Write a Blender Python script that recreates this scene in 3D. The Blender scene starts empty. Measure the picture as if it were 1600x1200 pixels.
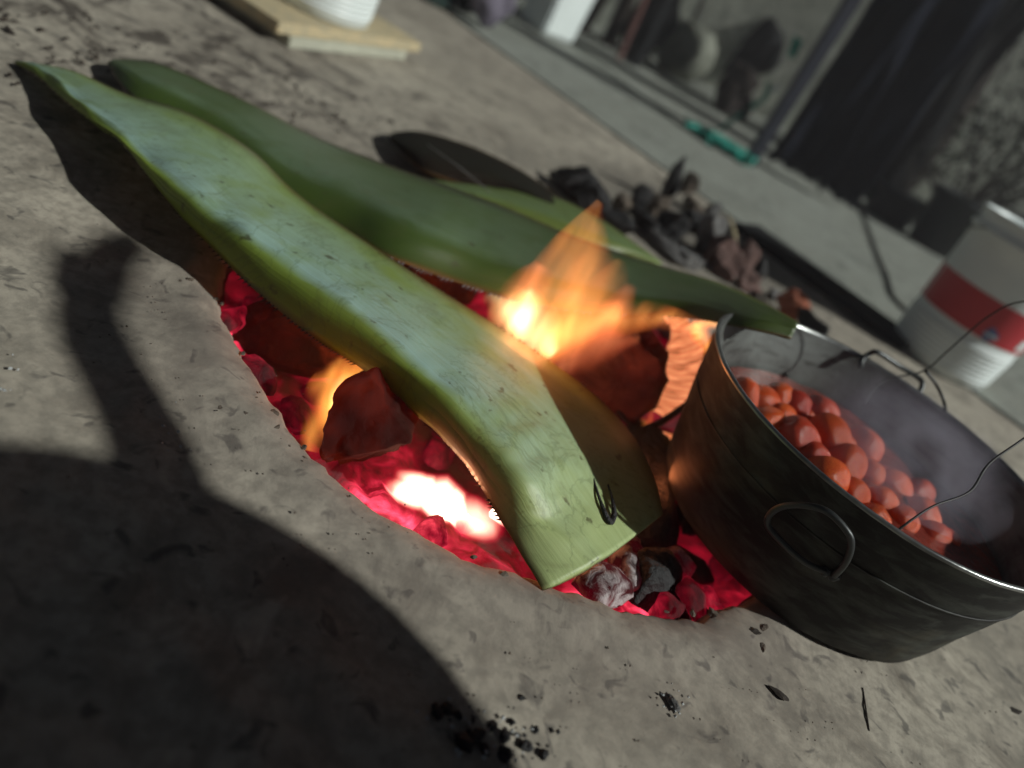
import bpy, bmesh, math, random
from mathutils import Vector, Matrix, noise
random.seed(7)
sc = bpy.context.scene
COL = sc.collection
R = math.radians
# ------------------------------------------------------------------ camera
PITCH, ROLL, FPX, CAMH = R(30), R(29), 1155.0, 0.45
FW = Vector((0, math.cos(PITCH), -math.sin(PITCH)))
R0 = Vector((1, 0, 0)); U0 = Vector((0, math.sin(PITCH), math.cos(PITCH)))
CX = math.cos(ROLL) * R0 + math.sin(ROLL) * U0
CY = -math.sin(ROLL) * R0 + math.cos(ROLL) * U0
EYE = Vector((0, 0, CAMH))
cd = bpy.data.cameras.new('camera'); cam = bpy.data.objects.new('camera', cd); COL.objects.link(cam)
m = Matrix((CX, CY, -FW)).transposed().to_4x4(); m.translation = EYE
cam.matrix_world = m
cd.sensor_width = 36; cd.lens = 36 * FPX / 1600
cd.clip_start = 0.01; cd.clip_end = 300
cd.dof.use_dof = True; cd.dof.focus_distance = 0.67; cd.dof.aperture_fstop = 2.2
sc.camera = cam
# ------------------------------------------------------------------ world, sun, exposure
L = Vector((.80, -.10, .58)).normalized()          # towards the lamp / sun
w = bpy.data.worlds.new('World'); sc.world = w; w.use_nodes = True
nt = w.node_tree; bg = nt.nodes['Background']
sky = nt.nodes.new('ShaderNodeTexSky'); sky.sky_type = 'NISHITA'; sky.sun_disc = False
sky.sun_elevation = math.asin(L.z); sky.sun_rotation = math.atan2(L.x, L.y)
nt.links.new(sky.outputs[0], bg.inputs[0]); bg.inputs[1].default_value = 0.0075
sd = bpy.data.lights.new('sun', 'SUN'); sun = bpy.data.objects.new('sun', sd); COL.objects.link(sun)
sd.energy = 3.3; sd.angle = R(1.1); sd.color = (.97, 1.0, .95)
sun.rotation_euler = L.to_track_quat('Z', 'Y').to_euler(); sun.location = (3, -2, 3)
sc.view_settings.view_transform = 'Standard'; sc.view_settings.look = 'None'
sc.view_settings.gamma = 1; sc.view_settings.exposure = 0.15; sc.view_settings.use_curve_mapping = False
sc.cycles.use_denoising = True
sc.cycles.max_bounces = 8; sc.cycles.transparent_max_bounces = 16; sc.cycles.volume_bounces = 0
sc.cycles.sample_clamp_indirect = 4
sc.cycles.volume_step_rate = 2

# ------------------------------------------------------------------ helpers
def ray(x, y): return (x - 800) * CX - (y - 600) * CY + FPX * FW
def at(x, y, z=0.0):
    d = ray(x, y); return EYE + d * ((z - CAMH) / d.z)
def atY(x, y, Y):
    d = ray(x, y); return EYE + d * (Y / d.y)
def tag(o, label=None, cat=None, group=None, kind=None):
    if label: o['label'] = label
    if cat: o['category'] = cat
    if group: o['group'] = group
    if kind: o['kind'] = kind
    return o
def empty(name, loc, label, cat, group=None, rz=0):
    o = bpy.data.objects.new(name, None); COL.objects.link(o); o.location = loc; o.rotation_euler.z = rz
    o.empty_display_size = .02
    return tag(o, label, cat, group)
def link(name, me, mat=None, parent=None, world=True, smooth=True):
    """mesh given in world coordinates when world is true"""
    o = bpy.data.objects.new(name, me); COL.objects.link(o)
    if mat and not me.materials: me.materials.append(mat)
    if smooth:
        me.polygons.foreach_set('use_smooth', [True] * len(me.polygons))
    if parent is not None:
        o.parent = parent
        if world:
            mw = Matrix.LocRotScale(parent.location, parent.rotation_euler, None)
            if parent.parent is not None: mw = Matrix.LocRotScale(parent.parent.location, parent.parent.rotation_euler, None)
            o.matrix_parent_inverse = mw.inverted()
    return o
def mesh(name, vs, fs, uv=None):
    me = bpy.data.meshes.new(name); me.from_pydata([tuple(v) for v in vs], [], fs)
    if uv:
        l = me.uv_layers.new(name='UVMap')
        for p in me.polygons:
            for li, vi in zip(p.loop_indices, p.vertices): l.data[li].uv = uv[vi]
    me.update(); return me
def recentre(o):
    """put the origin of a single-mesh thing at its base"""
    vs = [v.co for v in o.data.vertices]
    c = Vector((sum(v.x for v in vs) / len(vs), sum(v.y for v in vs) / len(vs), min(v.z for v in vs)))
    o.data.transform(Matrix.Translation(-c)); o.location = c
    return o
def fbm(p, s=1.0, o=4):
    return noise.fractal(Vector(p) * s, 1.0, 2.0, o)
def lathe(prof, n=64, c=(0, 0, 0), rot=None, wob=0, capped=False):
    vs = []; fs = []
    for r, z in prof:
        for k in range(n):
            a = 2 * math.pi * k / n
            rr = r * (1 + wob * fbm((math.cos(a) * 2, math.sin(a) * 2, z * 8)))
            vs.append(Vector((rr * math.cos(a), rr * math.sin(a), z)))
    for i in range(len(prof) - 1):
        for k in range(n):
            a = i * n + k; b = i * n + (k + 1) % n
            fs.append((a, b, b + n, a + n))
    if rot is not None: vs = [rot @ v for v in vs]
    c = Vector(c); return [v + c for v in vs], fs
def catmull(pts, per=8):
    pts = [Vector(p) for p in pts]; out = []
    for i in range(len(pts) - 1):
        p0 = pts[max(i - 1, 0)]; p1 = pts[i]; p2 = pts[i + 1]; p3 = pts[min(i + 2, len(pts) - 1)]
        for k in range(per):
            t = k / per
            out.append(.5 * ((2 * p1) + (p2 - p0) * t + (2 * p0 - 5 * p1 + 4 * p2 - p3) * t * t + (3 * p1 - p0 - 3 * p2 + p3) * t ** 3))
    out.append(pts[-1]); return out
def tube(pts, rad, n=8, per=6, flat=1.0, smooth=True, wob=0):
    """closed tube through points; rad number or list per control point"""
    if isinstance(rad, (int, float)): rad = [rad] * len(pts)
    P = catmull(pts, per) if smooth else [Vector(p) for p in pts]
    RR = [v.x for v in catmull([Vector((r, 0, 0)) for r in rad], per)] if smooth else rad
    vs = []; fs = []; up = Vector((0, 0, 1)); prev = None
    for i, p in enumerate(P):
        t = (P[min(i + 1, len(P) - 1)] - P[max(i - 1, 0)]).normalized()
        if prev is None:
            a = t.cross(up)
            if a.length < .1: a = t.cross(Vector((0, 1, 0)))
            a.normalize()
        else:
            a = (prev - t * prev.dot(t)).normalized()
        prev = a; b = t.cross(a)
        for k in range(n):
            th = 2 * math.pi * k / n; r = max(RR[i], 1e-4)
            if wob: r *= 1 + wob * fbm(p * 30 + Vector((math.cos(th), math.sin(th), 0)))
            vs.append(p + a * (r * math.cos(th)) + b * (r * flat * math.sin(th)))
    for i in range(len(P) - 1):
        for k in range(n):
            q = i * n + k; s = i * n + (k + 1) % n
            fs.append((q, s, s + n, q + n))
    fs.append(tuple(range(n - 1, -1, -1))); e = (len(P) - 1) * n; fs.append(tuple(range(e, e + n)))
    return vs, fs
class MB:
    def __init__(s): s.v = []; s.f = []
    def add(s, vf):
        o = len(s.v); s.v += [Vector(v) for v in vf[0]]; s.f += [tuple(i + o for i in f) for f in vf[1]]; return s
    def box(s, c, d, rz=0, taper=1.0):
        c = Vector(c); x, y, z = [q / 2 for q in d]; M = Matrix.Rotation(rz, 3, 'Z'); o = len(s.v)
        for dz in (-z, z):
            k = taper if dz > 0 else 1
            for dx, dy in ((-x, -y), (x, -y), (x, y), (-x, y)): s.v.append(c + M @ Vector((dx * k, dy * k, dz)))
        s.f += [tuple(i + o for i in f) for f in ((3, 2, 1, 0), (4, 5, 6, 7), (0, 1, 5, 4), (1, 2, 6, 5), (2, 3, 7, 6), (3, 0, 4, 7))]
        return s
    def build(s, name, mat, parent=None, bevel=0, smooth=False, world=True):
        me = mesh(name, s.v, s.f)
        if bevel:
            b = bmesh.new(); b.from_mesh(me)
            bmesh.ops.bevel(b, geom=b.edges[:], offset=bevel, segments=2, affect='EDGES'); b.to_mesh(me); b.free()
        return link(name, me, mat, parent, world, smooth)
def lump(c, size, seed, sub=3, rough=.35, rot=None, cuts=5):
    """broken chunk: an icosphere cut by planes and roughened"""
    b = bmesh.new(); bmesh.ops.create_icosphere(b, subdivisions=sub, radius=1)
    rnd = random.Random(seed)
    pl = [(Vector((rnd.uniform(-1, 1), rnd.uniform(-1, 1), rnd.uniform(-1, 1))).normalized(), rnd.uniform(.5, .8)) for _ in range(cuts)]
    off = Vector((seed * 3.1, seed * 1.7, 0))
    if rot is None and cuts == 0: rot = Matrix.Identity(3).to_euler()
    M = Matrix.LocRotScale(None, rot, None).to_3x3() if rot is not None else Matrix.Rotation(rnd.uniform(0, 6), 3, 'Z') @ Matrix.Rotation(rnd.uniform(-.5, .5), 3, 'X')
    for v in b.verts:
        for n_, d in pl:
            k = v.co.dot(n_)
            if k > d: v.co -= n_ * (k - d)
        v.co *= 1 + rough * .5 * noise.fractal(v.co * 1.5 + off, 1, 2, 4)
        v.co = M @ Vector((v.co.x * size[0], v.co.y * size[1], v.co.z * size[2])) + Vector(c)
    me = bpy.data.meshes.new('lump'); b.to_mesh(me); b.free(); return me

# ------------------------------------------------------------------ materials
class NT:
    def __init__(s, name):
        s.m = bpy.data.materials.new(name); s.m.use_nodes = True; s.t = s.m.node_tree
        s.b = s.t.nodes.get('Principled BSDF'); s.out = s.t.nodes['Material Output']
    def n(s, ty, **k):
        o = s.t.nodes.new(ty)
        for a, b in k.items(): setattr(o, a, b)
        return o
    def l(s, a, b): s.t.links.new(a, b)
    def coord(s, kind='Object', scale=(1, 1, 1)):
        c = s.n('ShaderNodeTexCoord'); mp = s.n('ShaderNodeMapping'); mp.inputs['Scale'].default_value = scale
        s.l(c.outputs[kind], mp.inputs[0]); return mp.outputs[0]
    def noise(s, vec, scale, detail=4, rough=.55, dist=0):
        o = s.n('ShaderNodeTexNoise'); o.inputs['Scale'].default_value = scale; o.inputs['Detail'].default_value = detail
        o.inputs['Roughness'].default_value = rough; o.inputs['Distortion'].default_value = dist
        s.l(vec, o.inputs['Vector']); return o.outputs['Fac']
    def ramp(s, fac, stops, interp='LINEAR'):
        o = s.n('ShaderNodeValToRGB'); cr = o.color_ramp; cr.interpolation = interp
        while len(cr.elements) < len(stops): cr.elements.new(.5)
        for e, (p, c) in zip(cr.elements, stops):
            e.position = p; e.color = (c, c, c, 1) if isinstance(c, (int, float)) else (*c, 1)
        s.l(fac, o.inputs[0]); return o.outputs[0]
    def mix(s, fac, a, b, mode='MIX'):
        o = s.n('ShaderNodeMix', data_type='RGBA', blend_type=mode)
        for sock, v in ((o.inputs[0], fac), (o.inputs[6], a), (o.inputs[7], b)):
            if isinstance(v, (int, float)): sock.default_value = v
            elif isinstance(v, tuple): sock.default_value = (*v, 1)
            else: s.l(v, sock)
        return o.outputs[2]
    def math(s, op, a, b=None, clamp=False):
        o = s.n('ShaderNodeMath', operation=op, use_clamp=clamp)
        for sock, v in ((o.inputs[0], a), (o.inputs[1], b)):
            if v is None: continue
            if isinstance(v, (int, float)): sock.default_value = v
            else: s.l(v, sock)
        return o.outputs[0]
    def bump(s, h, strength=.5, dist=.01):
        o = s.n('ShaderNodeBump'); o.inputs['Strength'].default_value = strength; o.inputs['Distance'].default_value = dist
        s.l(h, o.inputs['Height']); s.l(o.outputs[0], s.b.inputs['Normal'])
    def near(s, pos, r0, r1):
        """1 inside r0 metres of a world point, 0 beyond r1"""
        g = s.n('ShaderNodeNewGeometry'); d = s.n('ShaderNodeVectorMath', operation='DISTANCE')
        s.l(g.outputs['Position'], d.inputs[0]); d.inputs[1].default_value = tuple(pos)
        mr = s.n('ShaderNodeMapRange'); mr.inputs[1].default_value = r0; mr.inputs[2].default_value = r1
        mr.inputs[3].default_value = 1; mr.inputs[4].default_value = 0; s.l(d.outputs['Value'], mr.inputs[0]); return mr.outputs[0]
def basic(name, col, rough=.6, var=.35, scale=12, metal=0, bump=.2, bdist=.004, col2=None, spec=None, stretch=(1, 1, 1)):
    N = NT(name); v = N.coord('Object', stretch); f = N.noise(v, scale, 5, .6)
    c2 = col2 or tuple(c * (1 - var) for c in col)
    r = N.ramp(f, [(.35, c2), (.65, col)])
    N.l(r, N.b.inputs['Base Color']); N.b.inputs['Roughness'].default_value = rough; N.b.inputs['Metallic'].default_value = metal
    if spec is not None: N.b.inputs['Specular IOR Level'].default_value = spec
    if bump: N.bump(N.noise(v, scale * 4, 4), bump, bdist)
    return N.m

PITC = Vector((.013, .892, 0)); PITR = .4116
def concrete(name, a, b, dirt, dirtamt=.5, soot=False):
    N = NT(name); v = N.coord('Object')
    big = N.noise(v, 2.3, 6, .6, .4); mid = N.noise(v, 11, 7, .65, .6); fine = N.noise(v, 70, 5, .6); sp = N.noise(v, 38, 3, .5, .8)
    c = N.mix(N.ramp(big, [(.35, 0.0), (.65, 1.0)]), a, b)
    c = N.mix(N.math('MULTIPLY', N.ramp(mid, [(.5, 0.0), (.68, 1.0)]), dirtamt), c, dirt)
    c = N.mix(N.math('MULTIPLY', N.ramp(fine, [(.38, 1.0), (.58, 0.0)]), .6), c, tuple(x * .45 for x in a))
    c = N.mix(N.math('MULTIPLY', N.ramp(N.noise(v, 5.5, 6, .7, 1.0), [(.52, 0.0), (.62, 1.0)]), .6), c, tuple(x * .42 for x in a))
    c = N.mix(N.math('MULTIPLY', N.ramp(sp, [(.60, 0.0), (.68, 1.0)]), .6), c, (.035, .033, .032))
    lt = N.noise(v, 9.5, 4, .6, 1.2)
    c = N.mix(N.math('MULTIPLY', N.ramp(lt, [(.60, 0.0), (.72, 1.0)]), .4), c, tuple(min(1, x * 1.55) for x in a))
    if soot:   # a sooty, pinkish baked ring round the mouth of the pit
        s = N.near(PITC, PITR - .02, PITR + .17)
        c = N.mix(N.math('MULTIPLY', N.math('MULTIPLY', s, N.ramp(mid, [(.3, .5), (.7, 1.0)])), .55), c, (.13, .092, .085))
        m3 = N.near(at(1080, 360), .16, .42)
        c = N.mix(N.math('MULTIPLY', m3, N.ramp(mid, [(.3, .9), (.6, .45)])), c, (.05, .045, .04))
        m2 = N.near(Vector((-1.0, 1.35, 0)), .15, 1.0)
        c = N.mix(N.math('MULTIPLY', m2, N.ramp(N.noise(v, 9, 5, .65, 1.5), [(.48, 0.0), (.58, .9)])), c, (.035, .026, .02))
    N.l(c, N.b.inputs['Base Color']); N.b.inputs['Roughness'].default_value = .85
    h = N.math('ADD', N.math('MULTIPLY', mid, .7), N.math('MULTIPLY', fine, .3))
    N.bump(h, .4, .006)
    return N.m
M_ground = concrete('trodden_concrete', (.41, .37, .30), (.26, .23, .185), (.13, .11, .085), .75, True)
M_slab = concrete('smooth_concrete', (.27, .285, .25), (.23, .24, .205), (.16, .15, .125), .35)
M_soil = concrete('dark_soil', (.06, .055, .045), (.04, .037, .03), (.02, .018, .015), .6)
M_wall = concrete('old_plaster', (.68, .70, .60), (.36, .37, .31), (.08, .08, .07), .75)
M_pitwall = basic('baked_pit_wall', (.10, .055, .05), .9, .5, 30, bump=.8, bdist=.01)

def leafmat(name, mid, edge, base, bloom_and_sheen, trans=(.45, .6, .05), tr=.22, rough=.46, dark=0):
    N = NT(name); uv = N.n('ShaderNodeUVMap'); sp = N.n('ShaderNodeSeparateXYZ'); N.l(uv.outputs[0], sp.inputs[0])
    u, v = sp.outputs[0], sp.outputs[1]
    mp = N.n('ShaderNodeMapping'); mp.inputs['Scale'].default_value = (1.2, 14, 1); N.l(uv.outputs[0], mp.inputs[0])
    streak = N.noise(mp.outputs[0], 3, 5, .6)
    blot = N.noise(N.coord('Object'), 13, 4, .6, .4)
    # colour across the leaf: greener margin, waxy blue bloom and painted lamp sheen mid-leaf
    c = N.mix(N.ramp(v, [(0, 0.0), (.22, .25), (.5, 1.0), (.85, .5), (1, .0)]), edge, mid)
    c = N.mix(N.math('MULTIPLY', N.ramp(blot, [(.30, .25), (.52, 1.0)]), N.ramp(v, [(.30, 0.0), (.46, .95), (.66, .75), (.9, .5), (1, .2)])), c, bloom_and_sheen)
    c = N.mix(N.ramp(u, [(.68, 0.0), (.95, .92)]), c, base)
    c = N.mix(N.math('MULTIPLY', N.ramp(streak, [(.35, 1.0), (.6, 0.0)]), .2), c, tuple(x * .55 for x in edge))
    c = N.mix(N.math('MULTIPLY', N.ramp(N.noise(N.coord('Object'), 5.5, 5, .6, 2.5), [(.485, 0.0), (.5, 1.0), (.515, 0.0)]), .3), c, (.05, .08, .03))
    c = N.mix(N.math('MULTIPLY', N.ramp(N.noise(N.coord('Object'), 20, 6, .7, .8), [(.55, 0.0), (.7, 1.0)]), .35), c, (.10, .10, .035))
    sc_ = N.noise(N.coord('Object'), 60, 3, .5)
    c = N.mix(N.ramp(sc_, [(.66, 0.0), (.73, .7)]), c, (.05, .04, .02))
    if dark: c = N.mix(dark, c, (.012, .010, .008))
    # scorched brown margin
    c = N.mix(N.ramp(v, [(0, .9), (.035, 0.0), (.975, 0.0), (1, .8)]), c, (.10, .06, .02))
    N.l(c, N.b.inputs['Base Color']); N.b.inputs['Roughness'].default_value = rough
    N.b.inputs['Specular IOR Level'].default_value = .5 * (1 - dark)
    N.bump(N.math('ADD', streak, N.math('MULTIPLY', blot, 1.2)), .18, .003)
    tl = N.n('ShaderNodeBsdfTranslucent'); tl.inputs[0].default_value = (*trans, 1)
    ms = N.n('ShaderNodeMixShader'); ms.inputs[0].default_value = tr
    N.l(N.b.outputs[0], ms.inputs[1]); N.l(tl.outputs[0], ms.inputs[2]); N.l(ms.outputs[0], N.out.inputs[0])
    return N.m
M_leaf1 = leafmat('agave_leaf_fresh', (.20, .30, .11), (.21, .29, .02), (.44, .53, .24), (.34, .51, .46), trans=(.6, .62, .04), tr=.16)  # yellow-green edge colour includes some painted fire glow
M_leaf2 = leafmat('agave_leaf_dull', (.075, .12, .035), (.05, .085, .012), (.05, .075, .012), (.12, .18, .10), tr=.1)
M_leaf3 = leafmat('agave_leaf_scorched', (.05, .04, .02), (.03, .02, .012), (.04, .03, .012), (.03, .045, .03), tr=.0, rough=.9, dark=.85)
M_leaf4 = leafmat('agave_leaf_sliver', (.14, .20, .06), (.12, .16, .03), (.20, .27, .09), (.13, .19, .08), tr=.1)
M_spine = basic('spine_brown', (.03, .018, .012), .5)

def potmat():
    N = NT('soot_blackened_steel'); v = N.coord('Object')
    g = N.n('ShaderNodeTexCoord'); s = N.n('ShaderNodeSeparateXYZ'); N.l(g.outputs['Object'], s.inputs[0])
    n1 = N.noise(v, 9, 7, .65, .8); n2 = N.noise(N.coord('Object', (8, 8, 26)), 2.5, 6, .6, .5)
    side = N.ramp(N.math('ADD', N.math('MULTIPLY', s.outputs[0], 1.6), .5), [(.42, 0.0), (.72, 1.0)])
    c = N.mix(N.math('MULTIPLY', N.ramp(n2, [(.45, 0.0), (.7, 1.0)]), side), (.008, .0075, .007), (.06, .066, .056))
    c = N.mix(N.math('MULTIPLY', N.ramp(n1, [(.52, 0.0), (.7, 1.0)]), N.math('MULTIPLY', side, .5)), c, (.08, .07, .045))
    N.l(c, N.b.inputs['Base Color']); N.b.inputs['Roughness'].default_value = .62; N.b.inputs['Specular IOR Level'].default_value = .3
    N.bump(n1, .3, .004); return N.m
M_pot = potmat()
def potinside():
    N = NT('pot_inside_metal'); v = N.coord('Object'); n1 = N.noise(v, 14, 6, .65, .6); st = N.noise(N.coord('Object', (10, 10, 60)), 2, 5)
    c = N.mix(N.ramp(n1, [(.4, 0.0), (.65, 1.0)]), (.17, .18, .17), (.07, .07, .066))
    c = N.mix(N.ramp(st, [(.52, 0.0), (.7, .8)]), c, (.035, .03, .025))
    N.l(c, N.b.inputs['Base Color']); N.b.inputs['Metallic'].default_value = .25; N.b.inputs['Roughness'].default_value = .42
    N.bump(n1, .25, .003); return N.m
M_potin = potinside()
M_wire = basic('dark_wire', (.02, .02, .02), .5, metal=.4, bump=0)
M_handle = basic('worn_handle_iron', (.07, .075, .075), .42, metal=.6, bump=.1)
M_rim = basic('worn_bright_rim', (.35, .36, .35), .3, .6, 20, metal=.8, bump=.1)
M_broth = basic('red_broth', (.22, .03, .016), .16, .5, 25, bump=.5, bdist=.004)
def tomato():
    N = NT('boiled_tomato'); v = N.coord('Object'); oi = N.n('ShaderNodeObjectInfo')
    f = N.noise(v, 28, 3); c = N.mix(N.ramp(f, [(.35, 0.0), (.65, 1.0)]), (.58, .022, .010), (.78, .17, .02))
    c = N.mix(N.math('MULTIPLY', oi.outputs['Random'], .85), c, (.36, .016, .014))
    N.l(c, N.b.inputs['Base Color']); N.b.inputs['Roughness'].default_value = .25; N.bump(f, .4, .003)
    N.b.inputs['Subsurface Weight'].default_value = .25; N.b.inputs['Subsurface Radius'].default_value = (.02, .006, .003); N.b.inputs['Subsurface Scale'].default_value = .5
    return N.m
M_tom = tomato()
SPOTS = [((362, 520), .01, .05, 1.0), ((395, 590), .01, .045, .8), ((650, 700), .01, .06, .9), ((600, 770), .02, .06, 1.0), ((660, 810), .02, .05, .9), ((720, 835), .02, .06, .8), ((790, 880), .005, .03, .8),
         ((930, 940), .01, .05, .8), ((1000, 950), .01, .04, 1.1), ((1085, 940), .01, .045, 1.2), ((660, 425), .01, .04, .5)]
HOT = at(700, 752, -.045)
def embermat(name, lo, hi, strength, base=.10, scale=30, hotk=12, ash=(.10, .085, .085), hot=True, dark=(.012, .009, .009)):
    N = NT(name); v = N.coord('Object'); n1 = N.noise(v, scale, 5, .6, .5); n2 = N.noise(v, scale * .35, 4, .6)
    c = N.mix(N.ramp(n1, [(.42, 0.0), (.62, 1.0)]), dark, ash)
    N.l(c, N.b.inputs['Base Color']); N.b.inputs['Roughness'].default_value = .9; N.b.inputs['Specular IOR Level'].default_value = .08
    g = N.math('MULTIPLY', N.ramp(n2, [(.36, .12), (.6, 1.0)]), N.ramp(n1, [(.34, 1.0), (.6, .15)]))
    act = None
    if hot:
        for (x, y), r0, r1, k in SPOTS:
            q = N.math('MULTIPLY', N.near(at(x, y, -.04), r0, r1), k); act = q if act is None else N.math('MAXIMUM', act, q)
        act = N.math('ADD', act, base)
    else: act = base
    g = N.math('MULTIPLY', g, act)
    ec = N.mix(N.ramp(g, [(.15, 0.0), (.9, 1.0)]), lo, hi)
    e = N.math('MULTIPLY', g, strength)
    if hot:
        h = N.math('MAXIMUM', N.near(HOT, .018, .060), N.math('MAXIMUM', N.near(at(752, 770, -.04), .015, .055), N.near(at(650, 752, -.04), .008, .035)))
        e = N.math('ADD', e, N.math('MULTIPLY', N.math('MULTIPLY', N.math('POWER', h, 1.5), hotk), N.ramp(n1, [(.25, .9), (.7, 1.0)])))
        ec = N.mix(N.ramp(h, [(.1, 0.0), (.6, 1.0)]), ec, (1, .62, .42))
    N.l(ec, N.b.inputs['Emission Color']); N.l(e, N.b.inputs['Emission Strength'])
    N.bump(n1, .8, .01); return N.m
M_bed = embermat('ember_bed_glow', (.55, .008, .03), (.95, .07, .13), 2.8, .26, 22, 14, ash=(.05, .035, .035))
M_ember = embermat('ember_lump_glow', (.6, .01, .04), (.95, .08, .11), 2.0, .14, 40, 14, ash=(.02, .014, .014))
M_coalash = embermat('ashy_lump', (.6, .01, .04), (.9, .05, .1), .45, .15, 45, ash=(.42, .38, .38), hotk=4)
M_charlog = embermat('charred_log', (.40, .018, .012), (.8, .06, .02), .16, .45, 26, ash=(.10, .035, .025), hot=False)
M_logend = embermat('smouldering_log_end', (.35, .03, .02), (.75, .10, .04), .2, .9, 16, ash=(.13, .06, .045), hot=False, dark=(.03, .015, .012))
M_logred = embermat('red_hot_log', (.32, .016, .008), (.7, .06, .012), .26, .9, 12, ash=(.03, .010, .007), hot=False, dark=(.008, .004, .004))
M_bark = None
def barkmat():
    N = NT('curled_burning_bark'); uv = N.n('ShaderNodeUVMap'); mp = N.n('ShaderNodeMapping'); mp.inputs['Scale'].default_value = (30, .7, 1)
    N.l(uv.outputs[0], mp.inputs[0]); f = N.noise(mp.outputs[0], 2, 5, .6)
    c = N.mix(N.ramp(f, [(.4, 0.0), (.6, 1.0)]), (.35, .2, .13), (.8, .6, .5)); N.l(c, N.b.inputs['Base Color'])
    N.b.inputs['Roughness'].default_value = .8
    N.l(N.mix(f, (1, .16, .03), (1, .45, .22)), N.b.inputs['Emission Color'])
    N.l(N.ramp(f, [(.4, .25), (.62, 1.0)]), N.b.inputs['Emission Strength'])
    N.bump(f, .6, .004); return N.m
M_bark = barkmat()
M_char = basic('black_charcoal', (.016, .015, .016), .75, .5, 30, bump=.8, bdist=.01)
M_shadowb = basic('shadow_board_black', (.012, .012, .013), .8, .5, 9, bump=.5, spec=.15)
M_rockg = basic('grey_stone', (.16, .155, .15), .85, .5, 22, bump=.7, bdist=.01)
M_rockb = basic('brown_clod', (.13, .10, .075), .9, .5, 22, bump=.7, bdist=.01)
M_rockp = basic('reddish_stone', (.17, .095, .08), .85, .45, 22, bump=.7, bdist=.01)
M_brick = basic('orange_brick_piece', (.48, .15, .08), .85, .4, 25, bump=.5)
M_white = basic('white_plastic', (.74, .80, .79), .38, .08, 6, bump=.05)
M_red = basic('red_print', (.50, .03, .04), .4, .15, 8, bump=0)
M_blue = basic('blue_print', (.10, .16, .38), .4, .5, 40, bump=0)
M_tan = basic('pale_board', (.52, .42, .25), .6, .3, 3, stretch=(12, 12, 12), col2=(.38, .33, .22))
M_pale2 = basic('weathered_board', (.45, .45, .36), .6, .25, 20)
M_navy = basic('navy_blue_sheet', (.012, .014, .022), .95, .5, 6, bump=.1, spec=.05)
M_navyf = basic('navy_frame_paint', (.024, .027, .045), .5, .3, 6, bump=.1)
M_teal = basic('teal_net', (.01, .38, .29), .6, .5, 30)
M_darkcloth = basic('dark_cloth', (.016, .017, .018), .9, .5, 8, bump=.4, spec=.1)
M_brown = basic('brown_sack', (.055, .045, .042), .9, .5, 14, bump=.6, bdist=.01, spec=.1)
M_purple = basic('grey_violet_cloth', (.17, .15, .20), .8, .4, 10, bump=.3)
M_palepot = basic('pale_clay', (.24, .25, .20), .8, .5, 9, bump=.2)
M_darkpot = basic('dark_plastic_pot', (.022, .024, .026), .5, .4, 9, bump=.1)
M_stick = basic('dark_wood', (.03, .024, .02), .8, .5, 12, spec=.1)
M_redstick = basic('reddish_stick', (.16, .07, .06), .6, .3, 12)
M_foliage = basic('dark_leaves', (.028, .045, .02), .6, .6, 20, bump=.1)
M_twig = basic('dry_twig', (.05, .04, .03), .8, .4, 30)
M_cord = basic('black_cord', (.03, .03, .028), .7, bump=0)
M_shadowskirt = basic('shadow_skirt_purple', (.05, .03, .07), .9, .4, 20, bump=.3)
M_shirt = basic('dark_shirt', (.06, .05, .05), .9, .4, 20, bump=.3)
M_skin = basic('brown_skin', (.30, .17, .11), .5, .15, 20, bump=.1)
M_hair = basic('black_hair', (.01, .009, .008), .5, .4, 60, bump=.4)
M_litter = basic('brown_litter', (.035, .024, .016), .9, .6, 30, bump=.2)
M_ash = basic('pale_ash_flake', (.42, .44, .44), .8, .4, 30)

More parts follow.
